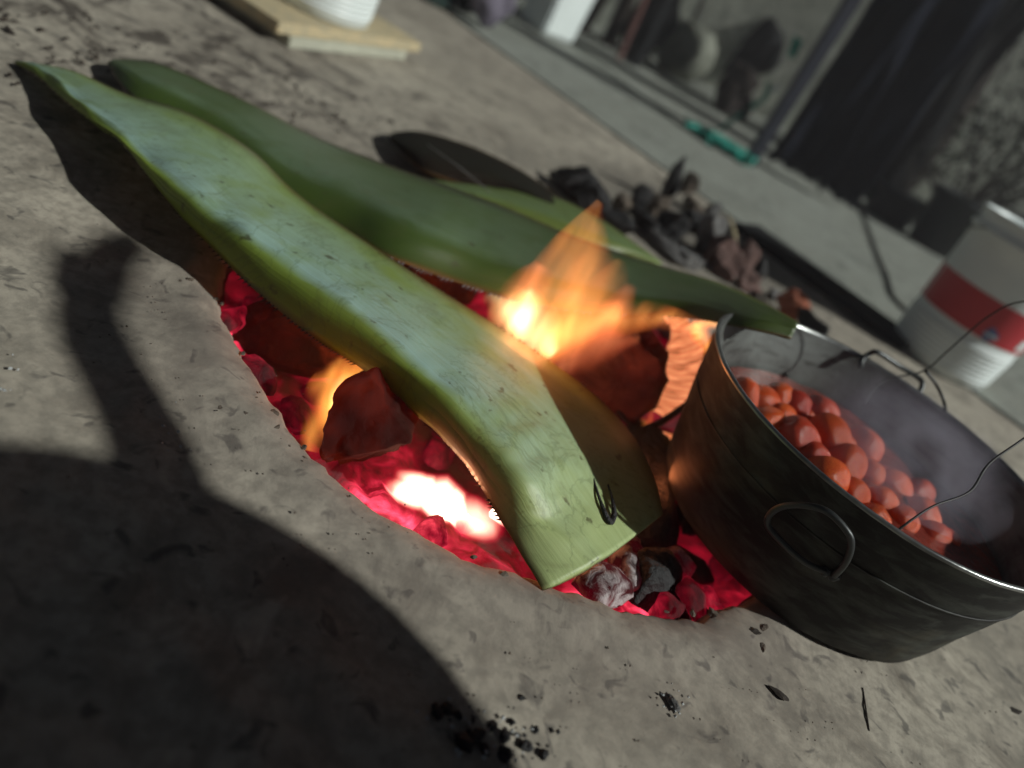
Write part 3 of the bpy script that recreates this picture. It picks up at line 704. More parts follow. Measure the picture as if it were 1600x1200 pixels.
o = link('broth', mesh('broth', vs, fs), M_broth); recentre(o); tag(o, 'dark red broth filling the blackened pot', 'broth')
def tomato_mesh():
    b = bmesh.new(); bmesh.ops.create_uvsphere(b, u_segments=28, v_segments=18, radius=1)
    for v in b.verts:
        a = math.atan2(v.co.y, v.co.x); r_ = math.hypot(v.co.x, v.co.y)
        v.co.x *= 1 + .05 * math.cos(5 * a) * r_; v.co.y *= 1 + .05 * math.cos(5 * a) * r_
        v.co.z -= .10 * math.exp(-(r_ / .22) ** 2) * (1 if v.co.z > 0 else -.4)
    me = bpy.data.meshes.new('tomato'); b.to_mesh(me); b.free(); me.materials.append(M_tom)
    me.polygons.foreach_set('use_smooth', [True] * len(me.polygons)); return me
TM = tomato_mesh()
toms = [(1163, 618, .118, 19), (1187, 628, .12, 20), (1213, 622, .122, 20), (1238, 634, .124, 22), (1277, 650, .124, 22), (1197, 662, .118, 20), (1245, 687, .122, 22), (1295, 682, .128, 24), (1347, 698, .122, 24),
        (1270, 715, .12, 20), (1320, 728, .12, 23), (1288, 745, .12, 21), (1352, 738, .114, 20), (1222, 655, .12, 19), (1330, 772, .114, 20), (1373, 787, .11, 21), (1405, 815, .11, 21), (1395, 762, .108, 20),
        (1430, 775, .105, 19), (1437, 806, .107, 20), (1360, 815, .108, 18), (1450, 838, .106, 17), (1475, 850, .103, 17), (1310, 700, .112, 18), (1250, 660, .112, 18), (1375, 745, .104, 15), (1410, 790, .102, 17)]
tl = ['at the far left of the pot', 'second from the left inner wall of the pot', 'by the pale left inner wall', 'with an orange side near the left inner wall', 'at the far edge of the heap, left half', 'in the second row at the near rim, left', 'in the middle row by the near rim',
      'biggest and most orange, in the middle of the heap', 'large red, at the far right edge of the upper heap', 'half hidden under the big orange one', 'large, just below the big orange one', 'against the near rim, middle', 'just right of the upper heap', 'small, wedged between left ones',
      'at the near rim below the upper heap', 'submerged in steam left of the yellow tipped one', 'with a pale yellow tip near the right end', 'dim, in the steam right of the heap', 'farthest right in the steam', 'with a white glint in the lower right heap', 'at the near rim, lower right', 'small, second from the right end', 'small, last at the right end',
      'deep under the orange one', 'deep in the left heap', 'floating low between the two heaps', 'low in the lower right heap']
for (x, y, z, r_), d in zip(toms, tl):
    o = bpy.data.objects.new('tomato', TM); COL.objects.link(o); z -= .008; o.location = at(x, y, z)
    s = r_ / 1000 * 1.08; s *= rnd.uniform(.86, 1.2); o.scale = (s * rnd.uniform(.85, .95), s * rnd.uniform(.85, .95), s * rnd.uniform(.95, 1.15))
    o.rotation_euler = (rnd.uniform(-1.2, 1.2), rnd.uniform(-1.2, 1.2), rnd.uniform(0, 6))
    tag(o, 'boiled tomato ' + d, 'tomato', 'tomatoes boiling in the pot')
# steam over the broth
N = NT('steam'); N.t.nodes.remove(N.b)
pv = N.n('ShaderNodeVolumePrincipled'); pv.inputs['Color'].default_value = (.85, .8, .95, 1); pv.inputs['Anisotropy'].default_value = .1
f = N.noise(N.coord('Object', (1, 1, .6)), 11, 3, .6, .8)
N.l(N.math('MULTIPLY', N.ramp(f, [(.42, 0.0), (.68, 1.0)]), N.math('MULTIPLY', N.near(PC + Vector((.05, .0, .14)), .03, .15), 9.0)), pv.inputs['Density']); N.l(pv.outputs[0], N.out.inputs['Volume'])
o = link('steam', lump(PC + Vector((.02, .01, .165)), (.15, .13, .055), 44, 3, .3, rot=Matrix.Identity(3).to_euler(), cuts=0), N.m)
tag(o, 'thin violet tinged steam over the boiling broth', 'steam', kind='stuff')

# ------------------------------------------------------------------ buckets
def bucket(name, c, label, r0=.125, r1=.148, h=.37, band=None, rz=0, ribs_low=True, bailarc=True):
    c = Vector(c); root = empty(name, c, label, 'bucket')
    pr = [(0, .004), (r0 * .93, .0), (r0, .006)]
    zs = [.02 + k * .012 for k in range(7)] if ribs_low else []
    for i, z in enumerate(zs): pr += [(r0 + (r1 - r0) * z / h, z), (r0 + (r1 - r0) * z / h + .0035, z + .004), (r0 + (r1 - r0) * z / h + .0035, z + .007), (r0 + (r1 - r0) * z / h, z + .010)]
    for z in [.13, .2, .27, h - .05]: pr.append((r0 + (r1 - r0) * z / h, z))
    pr += [(r1 + .006, h - .046), (r1 + .006, h - .038), (r1, h - .034), (r1, h - .008), (r1 + .005, h - .005), (r1 + .004, h), (r1 - .002, h), (r1 - .004, h - .01), (r0 - .003, .01), (0, .008)]
    link('shell', mesh('shell', *lathe(pr, 72, c)), M_white, root)
    def patch(nm, a0, a1, z0, z1, mt, off=.0012, n=48):
        vs = []; fs = []
        for i in range(n + 1):
            a = a0 + (a1 - a0) * i / n
            for z in (z0, z1):
                rr = r0 + (r1 - r0) * z / h + off; vs.append(c + Vector((rr * math.cos(a), rr * math.sin(a), z)))
        for i in range(n): fs.append((2 * i, 2 * i + 2, 2 * i + 3, 2 * i + 1))
        link(nm, mesh(nm, vs, fs), mt, root)
    if band:
        patch('red_band', -math.pi, math.pi * .98, .125, .215, M_red)
        patch('white_panel', R(-58), R(-46), .135, .165, M_white, .0022, 8)
        # blue emblem: a small oval with two streaks
        vs = []; fs = []
        for j in range(24):
            a = 2 * math.pi * j / 24; an = R(-92) + .13 * math.cos(a); z = .142 + .016 * math.sin(a) * (1 + .25 * math.cos(3 * a))
            rr = r0 + (r1 - r0) * z / h + .0022; vs.append(c + Vector((rr * math.cos(an), rr * math.sin(an), z)))
        link('emblem', mesh('emblem', vs, [tuple(range(24))]), M_blue, root)
        patch('emblem_bar', R(-99), R(-85), .139, .143, M_white, .003, 6)
    if bailarc:
        aa = [c + Vector((math.cos(rz) * (r1 + .008) * math.cos(t), math.sin(rz) * (r1 + .008) * math.cos(t), h - .04)) + Vector((-math.sin(rz), math.cos(rz), -.35)).normalized() * (.15 * math.sin(t)) for t in [math.pi * k / 12 for k in range(13)]]
        link('bail', mesh('bail', *tube(aa, .0018, 6, 2)), M_handle, root)
    return root
bucket('plastic_bucket', (.925, 1.945, .001), 'white plastic bucket with a broad red band standing right of the pot', band=True, rz=R(20))
bb = at(500, 4, .062)
# boards under the far bucket
d1 = (at(632, 95) - at(450, 76)); ang = math.atan2(d1.y, d1.x)
b0 = at(450, 76); b1 = at(632, 95); nrm = Vector((-d1.y, d1.x, 0)).normalized()
def board(p, q, wdt, z0, th, mt, label, name='wooden_board'):
    d = q - p; a = math.atan2(d.y, d.x); nn = Vector((-d.y, d.x, 0)).normalized(); c = (p + q) / 2 + nn * wdt / 2; c.z = z0 + th / 2
    o = MB().box(c, (d.length, wdt, th), a).build(name, mt, bevel=.002); recentre(o); tag(o, label, 'board')
board(b0, b1, .26, .001, .024, M_pale2, 'lower pale board of the stack under the far bucket')
p = at(432, 52, .026); q = at(655, 82, .026)
board(p, q, .30, .0255, .024, M_tan, 'upper tan board of the stack with the white bucket on it')
bucket('plastic_bucket', Vector((bb.x, bb.y, .0505)), 'white plastic bucket standing on the two stacked boards', rz=R(100), r0=.12, r1=.14)

# white tub and cloth at the back
def stand(x, y, z=0.001): return at(x, y, z)
c = stand(838, 48)
root = empty('plastic_tub', c + Vector((.02, .12, 0)), 'square white plastic tub on the back slab at the top of the yard', 'tub')
c = root.location
MB().box(c + Vector((0, 0, .17)), (.235, .2, .33), R(58), 1.12).build('tub_body', M_white, root, bevel=.012)
MB().box(c + Vector((0, 0, .345)), (.28, .245, .022), R(58)).build('tub_lip', M_white, root, bevel=.004)
def sack(name, c, s, mat, label, cat, seed, neck=False, cuts=6, rough=.55):
    c = Vector(c); me = lump(c + Vector((0, 0, s[2] * .92)), s, seed, 4, rough, cuts=cuts)
    for v in me.vertices:
        v.co.z = max(v.co.z, c.z + .002)
        v.co += Vector((fbm(v.co, 14), fbm(v.co + Vector((9, 0, 0)), 14), 0)) * .01
    o = link(name, me, mat); recentre(o); tag(o, label, cat); return o
def g(x, y): return at(x, y, .002)
sack('cloth_bundle', g(742, 40), (.10, .09, .17), M_purple, 'grey violet cloth bundle left of the square white tub', 'cloth', 21)
sack('dark_bag', g(712, 14), (.10, .10, .15), M_darkcloth, 'dark bag behind the violet bundle at the top edge', 'bag', 22)
sack('teal_cloth', g(672, 2), (.10, .07, .05), basic('pale_teal', (.16, .30, .28), .7), 'pale teal cloth on the floor at the top edge', 'cloth', 23)
# posts and stick against the dark back
def post(x, y, x2, y2, wpx, mat, label, name='wooden_post'):
    b = at(x, y, .003); t = atY(x2, y2, b.y + .02); d = (t - b); t = b + d * 1.5
    wd = wpx / FPX * b.y; o = link(name, mesh(name, *tube([b, (b + t) / 2, t], [wd / 2, wd / 2, wd / 2.2], 6, 3)), mat, smooth=False)
    recentre(o); tag(o, label, 'post' if name != 'broom_stick' else 'stick')
post(908, 50, 945, -10, 17, M_stick, 'first dark post right of the square white tub')
post(948, 72, 985, -10, 22, M_stick, 'second dark post, between the first one and the reddish stick')
post(966, 92, 1010, -6, 8, M_redstick, 'thin reddish stick leaning left of the pale jar', 'broom_stick')
post(985, 100, 1030, 10, 26, M_darkcloth, 'thick dark post directly left of the pale jar')
c = g(1052, 118)
root = empty('clay_jar', c, 'pale round clay jar standing among the dark bags', 'jar')
vs, fs = lathe([(0, .0), (.10, .002), (.15, .04), (.185, .12), (.19, .19), (.165, .26), (.12, .30), (.128, .32), (.115, .32), (.108, .30), (.15, .24), (0, .05)], 48, c)
link('bowl', mesh('bowl', vs, fs), M_palepot, root)
sack('dark_bag', g(1110, 120) + Vector((.3, .7, 0)), (.16, .12, .26), M_darkcloth, 'black bag behind the pale jar', 'bag', 31)
sack('dark_bag', g(1000, 112) + Vector((-.1, .4, 0)), (.16, .12, .25), M_darkcloth, 'black bag behind the thick dark post', 'bag', 32)
sack('brown_sack', g(1125, 178) + Vector((0, .12, 0)), (.13, .12, .17), M_brown, 'brown sack between the pale jar and the teal netting', 'sack', 33)
sack('brown_sack', g(1150, 150) + Vector((0, .4, 0)), (.2, .15, .32), M_brown, 'tall brown sack behind the teal netting', 'sack', 34)
sack('violet_rag', g(1140, 180) + Vector((.05, .1, 0)), (.07, .05, .08), basic('dusty_pink', (.14, .09, .10), .8), 'dusty pink rag beside the brown sack and the teal netting', 'rag', 35)
sack('dark_tarp_heap', g(1000, 60) + Vector((.15, .75, 0)), (.75, .22, .75), M_darkcloth, 'black tarpaulin heap behind the jar and bags', 'tarpaulin', 37, rough=.5)
sack('rubbish_heap', g(960, 30) + Vector((0, .9, 0)), (.9, .3, .5), basic('heap_grey', (.09, .09, .075), .9, .7, 9, bump=.6), 'low grey heap behind the dark posts', 'heap', 36, rough=.5)
rr = random.Random(31)
for i, (x, y, lean, th, d_) in enumerate([(1000, 96, .10, .020, 'behind the thick dark post'), (1042, 118, -.06, .016, 'just behind the pale jar'), (1078, 128, .16, .022, 'right of the pale jar, leaning right'), (1102, 140, .02, .014, 'upright behind the brown sack'),
        (1128, 150, -.14, .020, 'leaning left behind the teal netting'), (1150, 160, .08, .026, 'thick, behind the dusty pink rag'), (1176, 176, -.04, .014, 'thin, nearest the slim navy post'), (1192, 186, .18, .018, 'leaning right across the navy post')]):
    b_ = g(x, y) + Vector((0, .45, 0)); t_ = b_ + Vector((lean * 1.6, .15, 1.7))
    o = link('dark_pole', mesh('dark_pole', *tube([b_, (b_ + t_) / 2 + Vector((rr.uniform(-.03, .03), 0, 0)), t_], [th, th * .9, th * .7], 7, 4, wob=.2)), M_stick); recentre(o)
    tag(o, 'dark rough pole ' + d_, 'pole', 'dark poles leaning at the back of the yard')
sack('black_sacking', g(1110, 150) + Vector((.0, .75, 0)), (.45, .12, .42), M_darkcloth, 'black sacking bundle behind the dark poles', 'sacking', 51, rough=.7)
# teal netting: a crumpled tangle of strands
def net(label, pts, r_, nst, seed, thick=.004):
    s = MB(); rr = random.Random(seed)
    for k in range(nst):
        i = rr.randrange(len(pts) - 1); q = []
        for j in range(4):
            t = min(1, max(0, rr.random())); p = pts[i].lerp(pts[i + 1], t)
            q.append(p + Vector((rr.uniform(-r_, r_), rr.uniform(-r_, r_), abs(rr.uniform(-r_, r_)) * .8)))
        s.add(tube(q, [thick, thick * 1.6, thick * 1.5, thick * .6], 5, 4, flat=.4))
    o = s.build('teal_netting', M_teal, smooth=True); recentre(o); tag(o, label, 'netting')
net('crumpled teal netting on the floor at the foot of the navy post', [g(1070, 198), g(1105, 222), g(1140, 240), g(1165, 258)], .055, 55, 3, .007)
b = g(1150, 235)
net('strand of teal netting hanging up the side of the navy post', [atY(1120, 205, b.y), atY(1165, 175, b.y), atY(1195, 155, b.y), atY(1200, 130, b.y)], .012, 16, 4, .005)
net('small teal scrap caught high beside the navy post', [atY(1234, 90, b.y), atY(1246, 62, b.y)], .015, 16, 5, .006)
sack('white_cup', atY(1203, 148, b.y), (.012, .012, .03), M_white, 'tiny white cup beside the slim navy post', 'cup', 40)
# navy post with a dark tarpaulin hanging beside it
dA = g(1160, 252); dB = g(1318, 338)
o = MB().box(dA + Vector((.03, .03, .9)), (.055, .055, 1.8), R(12)).build('navy_post', M_navyf, bevel=.004); recentre(o)
tag(o, 'slim navy blue post standing on the slab beside the teal netting', 'post')
def hanging(name, a, bq, mat, label, cat, h=2.0, seed=1.1):
    vs = []; fs = []; n = 60
    for i in range(n + 1):
        t = i / n; p = a.lerp(bq, t); p.z = 0
        for j in range(17):
            z = j / 16 * h
            vs.append(p + Vector((.05 * fbm((t * 3, z, seed)), .10 * fbm((t * 4, z * 1.3, seed)) + .012 * math.sin(t * 30 + 3 * fbm((t * 4, z, seed))) , z + .015 + .03 * (1 + fbm((t * 9, 0, seed))) * (j == 0))))
    for i in range(n):
        for j in range(16): q = i * 17 + j; fs.append((q, q + 17, q + 18, q + 1))
    o = link(name, mesh(name, vs, fs), mat); thicken(o, .006); recentre(o); tag(o, label, cat)
hanging('hanging_tarpaulin', dA + Vector((.09, .10, 0)), dB + Vector((.02, .12, 0)), M_navy, 'dark navy tarpaulin hanging right of the slim navy post', 'tarpaulin', 1.9, 4.2)
a_ = g(1335, 325); b_ = g(1392, 352)
hanging('dark_curtain', a_ + Vector((0, .14, 0)), Vector((b_.x, a_.y + .35, 0)), M_darkcloth, 'black hanging cloth between the navy tarpaulin and the shrub', 'curtain', 2.0, 1.1)
b = g(1322, 330); o = link('pale_stick', mesh('pale_stick', *tube([atY(1326, 256, b.y), atY(1345, 222, b.y), atY(1372, 150, b.y)], [.008, .009, .006], 7)), M_rockg)
recentre(o); tag(o, 'short pale stick standing against the dark hanging cloth', 'stick')
# plant pots, plants, shrub
def plantpot(x, y, r_, h, label, stems, seed):
    c = g(x, y) + Vector((0, r_, 0)); root = empty('plant_pot', c, label, 'plant pot')
    link('pot', mesh('pot', *lathe([(0, .003), (r_ * .75, .0), (r_ * .97, h * .93), (r_ * 1.06, h * .93), (r_ * 1.06, h), (r_ * .95, h), (r_ * .9, h * .9), (0, h * .88)], 40, c)), M_darkpot, root)
    pl = empty('potted_plant', c + Vector((0, 0, h * .88)), 'leggy plant in the ' + label, 'plant')
    rr = random.Random(seed); lf = MB(); sm = MB()
    for k in range(stems):
        a = rr.uniform(0, 6.28); ln = rr.uniform(.25, .6); p = c + Vector((0, 0, h * .88)); q = [p]
        d = Vector((math.cos(a) * .5, math.sin(a) * .4, 1)).normalized()
        for j in range(5): d = (d + Vector((rr.uniform(-.3, .3), rr.uniform(-.3, .3), .05))).normalized(); p = p + d * ln / 5; q.append(p)
        sm.add(tube(q, [.007, .006, .005, .004, .003, .002], 5, 3))
        for j in range(3, 6):
            for _ in range(3): leaf_at(lf, q[j] + Vector((rr.uniform(-.03, .03), rr.uniform(-.03, .03), rr.uniform(-.02, .02))), rr, .045)
    sm.build('stem', M_twig, pl, smooth=True); tag(lf.build('foliage', M_foliage, pl), kind='stuff')
    return root
def leaf_at(b, p, rr, s):
    d = Vector((rr.uniform(-1, 1), rr.uniform(-1, 1), rr.uniform(-.8, .6))).normalized(); t = d.cross(Vector((rr.uniform(-1, 1), rr.uniform(-1, 1), rr.uniform(-1, 1)))).normalized()
    n_ = d.cross(t); s *= rr.uniform(.6, 1.3); k = len(b.v)
    b.v += [p, p + d * s * .5 + t * s * .28 + n_ * s * .08, p + d * s * 1.15, p + d * s * .5 - t * s * .28 + n_ * s * .08, p + d * s * .5]
    b.f += [(k, k + 1, k + 4), (k + 1, k + 2, k + 4), (k + 4, k + 2, k + 3), (k, k + 4, k + 3)]
plantpot(1392, 352, .16, .15, 'wide low black pot at the foot of the dark cloth', 5, 1)
plantpot(1462, 400, .15, .27, 'tall dark grey pot behind the red banded bucket', 7, 2)
plantpot(1560, 388, .16, .25, 'dark pot half hidden at the right edge', 7, 6)
def shrub(c, label, seed, nb=26, R_=1.0, H_=1.9):
    root = empty('shrub', c, label, 'shrub'); rr = random.Random(seed); sm = MB(); lf = MB()
    for k in range(nb):
        a = rr.uniform(0, 6.28); ln = rr.uniform(.8, H_); p = Vector(c); q = [p]; d = Vector((math.cos(a) * .7 * R_, math.sin(a) * .3, 1)).normalized()
        for j in range(7): d = (d + Vector((rr.uniform(-.4, .4), rr.uniform(-.3, .3), rr.uniform(-.1, .15)))).normalized(); p = p + d * ln / 7; q.append(p)
        r0 = rr.uniform(.008, .02); sm.add(tube(q, [r0 * (1 - j / 9) for j in range(8)], 6, 3))
        for j in range(3, 8):
            if rr.random() < .45: continue
            cl = q[j]
            for _ in range(rr.randrange(12, 45)): leaf_at(lf, cl + Vector((rr.gauss(0, .09), rr.gauss(0, .07), rr.gauss(0, .07))), rr, .05)
    sm.build('branch', M_twig, root, smooth=True); tag(lf.build('foliage', M_foliage, root), kind='stuff')
shrub((1.85, 5.0, 0), 'open dark shrub in front of the pale wall at the upper right', 4, 15)
shrub((2.6, 4.8, 0), 'dense dark shrub at the far right edge of the yard', 8, 18)
# tree trunk at the right
def trunk():
    c = g(1372, 330) + Vector((0, .55, 0)); root = empty('tree', c, 'thick dark trunk behind the hanging cloth, spreading overhead', 'tree')
    link('trunk', mesh('trunk', *tube([c, c + Vector((.05, 0, .6)), c + Vector((.0, .1, 1.4)), c + Vector((.15, .1, 2.6)), c + Vector((.1, .2, 3.6))], [.24, .18, .16, .15, .1], 20, 8, wob=.12)), M_stick, root)
    rr = random.Random(2); lf = MB()
    for k in range(7):
        s = c + Vector((.1, .12, 2.2 + .2 * k)); a = rr.uniform(0, 6.28); e = s + Vector((math.cos(a) * 1.1, math.sin(a) * .8, .6))
        link('limb', mesh('limb', *tube([s, (s + e) / 2 + Vector((0, 0, .1)), e], [.07, .045, .015], 8, 5, wob=.1)), M_stick, root)
        for _ in range(80):
            t = rr.random() ** .5; leaf_at(lf, s.lerp(e, t) + Vector((rr.gauss(0, .22), rr.gauss(0, .2), rr.gauss(0, .16))), rr, .09)
    tag(lf.build('crown', M_foliage, root), kind='stuff')
trunk()
# cord on the slab
o = link('cord', mesh('cord', *tube([at(1310, 278, .006), at(1332, 300, .006), at(1350, 340, .006), at(1370, 395, .006), at(1386, 432, .006), at(1393, 458, .006), at(1408, 478, .006), at(1440, 505, .006)], .0065, 8)), M_cord)
recentre(o); tag(o, 'dark cord lying across the slab towards the red banded bucket', 'cord')

# ------------------------------------------------------------------ rubble pile behind the leaves
pile = [(905, 290, .075, .035, .035, 'c', 'pointed black bark chunk at the left end of the rubble pile', 40), (930, 318, .05, .04, .03, 'c', 'black charcoal block below the pointed chunk', 41),
        (972, 318, .024, .024, .030, 'b', 'small brown clod second from the left in the rubble pile', 42), (1000, 312, .022, .022, .045, 'c', 'upright black stub in the rubble pile', 43),
        (1022, 318, .034, .026, .036, 'b', 'brown clod beside the upright black stub', 44), (1046, 292, .026, .02, .066, 'c', 'tall narrow charcoal stick topping the rubble pile', 45),
        (1075, 290, .034, .022, .034, 'b', 'brown grey clod highest at the back of the rubble pile', 46), (1082, 322, .034, .03, .022, 'b', 'flat tan clod under the highest one', 47),
        (1112, 330, .022, .02, .032, 'g', 'small pale stone at the right of the tan clod', 48), (1010, 350, .06, .025, .02, 'c', 'long black splinter in front of the brown clods', 49),
        (1050, 358, .05, .04, .03, 'c', 'large black lump in the middle of the rubble pile', 50), (1092, 348, .045, .032, .032, 'c', 'black lump right of the middle one', 51),
        (1108, 372, .036, .026, .050, 'g', 'tall grey stone leaning in the rubble pile', 52), (1040, 388, .07, .02, .015, 'g', 'long grey splinter along the light green leaf', 53),
        (1075, 405, .034, .026, .020, 'g', 'light grey stone at the front edge of the pile', 54), (1130, 395, .04, .034, .045, 'p', 'dark reddish lump behind the narrow leaf end', 55),
        (1160, 405, .04, .03, .04, 'p', 'reddish brown lump right of the dark reddish one', 56), (1135, 425, .034, .024, .02, 'p', 'flat pinkish stone touching the narrow leaf end', 57),
        (1168, 440, .034, .03, .022, 'p', 'rounded reddish stone nearest the orange piece', 58), (1188, 422, .02, .02, .03, 'c', 'small dark lump by the shadow strip', 59),
        (1236, 476, .036, .024, .036, 'o', 'upright orange brick piece right of the rubble pile', 60), (1272, 515, .045, .03, .035, 'c', 'dark lump right of the orange brick piece by the pot rim', 61),
        (1210, 462, .02, .02, .014, 'g', 'small grey pebble left of the orange brick piece', 62), (960, 345, .045, .03, .025, 'c', 'black lump tucked against the light green leaf', 63)]
mats = dict(c=M_char, b=M_rockb, g=M_rockg, p=M_rockp, o=M_brick)
for x, y, a, b_, c_, mt, lab, sd_ in pile:
    k = 1.15; c_ *= 1.15; p = at(x, y, c_ * .7)
    o = link('charcoal_chunk' if mt == 'c' else 'rubble_stone', lump(p, (a * k, b_ * k, c_), sd_, 4, .45, rot=Matrix.Rotation(R(-35 + sd_ * 37 % 50 - 25), 3, 'Z').to_euler(), cuts=9), mats[mt], smooth=False)
    recentre(o); tag(o, lab, 'charcoal' if mt == 'c' else 'stone', 'rubble pile behind the leaves')
    if mt == 'b' or mt == 'g': pass
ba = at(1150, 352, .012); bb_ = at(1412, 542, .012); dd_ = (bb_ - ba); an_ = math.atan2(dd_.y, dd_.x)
o = MB().box((ba + bb_) / 2 + Vector((-dd_.y, dd_.x, 0)).normalized() * .06, (dd_.length, .15, .02), an_).build('shadow_board', M_shadowb, bevel=.003); recentre(o)  # thin black slab added in place of the bucket's shadow strip
tag(o, 'long flat black board standing in for the bucket shadow, between the rubble pile and the bucket', 'board')
o = link('wood_splinter', mesh('wood_splinter', *tube([at(1138, 338, .04), at(1145, 360, .04), at(1152, 382, .02)], [.004, .006, .002], 5)), M_tan); recentre(o)
tag(o, 'thin tan wood splinter sticking up from the rubble pile', 'splinter')

# ------------------------------------------------------------------ small litter
s = MB(); rr = random.Random(12)
for _ in range(420):
    x = rr.uniform(-30, 620); y = rr.uniform(10, 210)
    band = 40 + .30 * x
    if abs(y - band) > rr.gauss(18, 34) + 12: continue
    p = at(x, y, .004); a = rr.uniform(0, 6.28); l_ = rr.uniform(.002, .009); w_ = l_ * rr.uniform(.3, .8); u = Vector((math.cos(a), math.sin(a), rr.uniform(-.2, .4))); v = Vector((-math.sin(a), math.cos(a), rr.uniform(-.3, .3)))
    k = len(s.v); s.v += [p - u * l_, p - v * w_, p + u * l_, p + v * w_, p + Vector((0, 0, .004))]
    s.f += [(k, k + 1, k + 4), (k + 1, k + 2, k + 4), (k + 2, k + 3, k + 4), (k + 3, k, k + 4)]
tag(s.build('leaf_litter', M_litter), 'dark brown leaf litter strewn over the floor at the upper left', 'litter', kind='stuff')
def crumbs(name, spots, mat, label, cat, n, size):
    s = MB(); rr = random.Random(len(label))
    for k in range(n):
        cx, cy, sx, sy = rr.choice(spots); x = rr.gauss(cx, sx); y = rr.gauss(cy, sy); p = at(x, y, .003); z = rr.uniform(*size)
        vs = []; 
        for q in ((1, 0, 0), (0, 1, 0), (-1, 0, 0), (0, -1, 0), (0, 0, 1), (0, 0, -.6)):
            vs.append(p + Vector(q) * z * rr.uniform(.5, 1.3))
        s.add((vs, [(0, 1, 4), (1, 2, 4), (2, 3, 4), (3, 0, 4), (1, 0, 5), (2, 1, 5), (3, 2, 5), (0, 3, 5)]))
    tag(s.build(name, mat), label, cat, kind='stuff')
crumbs('charcoal_crumbs', [(690, 1108, 18, 10), (735, 1150, 22, 18), (780, 1140, 25, 15), (810, 1085, 25, 18), (830, 1180, 20, 15)], M_char, 'black charcoal crumbs scattered on the floor near the bottom edge', 'charcoal', 22, (.0006, .003))
crumbs('ash_flakes', [(700, 1112, 30, 12), (760, 1150, 40, 25), (1050, 1100, 12, 14), (800, 1180, 30, 20), (10, 580, 8, 30), (265, 690, 20, 30)], M_ash, 'pale ash flakes mixed with the charcoal crumbs', 'ash', 60, (.0008, .0022))
crumbs('grit', [(1300, 1120, 190, 60), (560, 820, 90, 50), (900, 1060, 120, 60), (230, 500, 80, 90), (420, 640, 60, 60)], M_rockb, 'fine dark grit on the floor round the pit', 'grit', 160, (.0004, .0014))
def chunk(name, x, y, sz, mat, label, cat, sd_):
    p = at(x, y, sz[2] * .6); o = link(name, lump(p, sz, sd_, 3, .5, cuts=8), mat, smooth=False); recentre(o); tag(o, label, cat)
chunk('charcoal_chunk', 682, 1112, (.006, .005, .004), M_char, 'tiny black charcoal bit next to the big shadow near the bottom', 'charcoal', 81)
chunk('charcoal_chunk', 728, 1160, (.009, .007, .006), M_char, 'largest charcoal bit at the bottom of the floor', 'charcoal', 82)
chunk('ash_lump', 1052, 1100, (.010, .004, .004), M_rockg, 'pale bluish ash lump on the floor below the pit', 'ash', 83)
for x_, y_, sz, sd_, lab in ((1218, 1085, (.004, .012, .002), 84, 'dark brown chip lying on the floor below the pot'), (1585, 1110, (.004, .010, .002), 85, 'dark chip at the lower right corner'),
        (1172, 985, (.005, .013, .003), 86, 'dark splinter by the pot bottom near the pit')):
    chunk('wood_chip', x_, y_, sz, M_litter, lab, 'chip', sd_)
p = at(1348, 1075, .0002); q = at(1358, 1142, .0002)
o = link('straw', mesh('straw', *tube([p, (p + q) / 2, q], .0008, 6)), M_twig); recentre(o); tag(o, 'thin straw lying on the floor below the pot', 'straw')
for i, (x_, y_, r_) in enumerate([(700, 1108, .005), (716, 1118, .003), (745, 1150, .006), (770, 1135, .004), (788, 1150, .0055), (800, 1128, .003), (822, 1165, .005), (790, 1178, .006), (836, 1140, .003), (760, 1172, .004), (815, 1090, .003), (850, 1178, .004)]):
    p = at(x_, y_, r_ * .3); o = link('charcoal_bit', lump(p, (r_ * 1.3, r_, r_ * .7), 400 + i, 2, .5, cuts=8), M_char, smooth=False); recentre(o)
    tag(o, 'small charcoal bit scattered on the floor near the bottom edge', 'charcoal', 'charcoal bits near the bottom edge')
rr = random.Random(99)
for i in range(34):   # crumbs of broken clay round the lip of the pit
    a_ = rr.uniform(-2.9, -.5); q = PITC + Vector((math.cos(a_), math.sin(a_), 0)) * (PITR + rr.uniform(-.004, .05)); r_ = rr.uniform(.0018, .006)
    o = link('clay_crumb', lump(q + Vector((0, 0, r_ * .3)), (r_ * 1.4, r_, r_ * .6), 500 + i, 2, .5, cuts=8), M_rockb, smooth=False); recentre(o)
    tag(o, 'little clay crumb at the lip of the fire pit', 'crumb', 'clay crumbs round the pit lip')
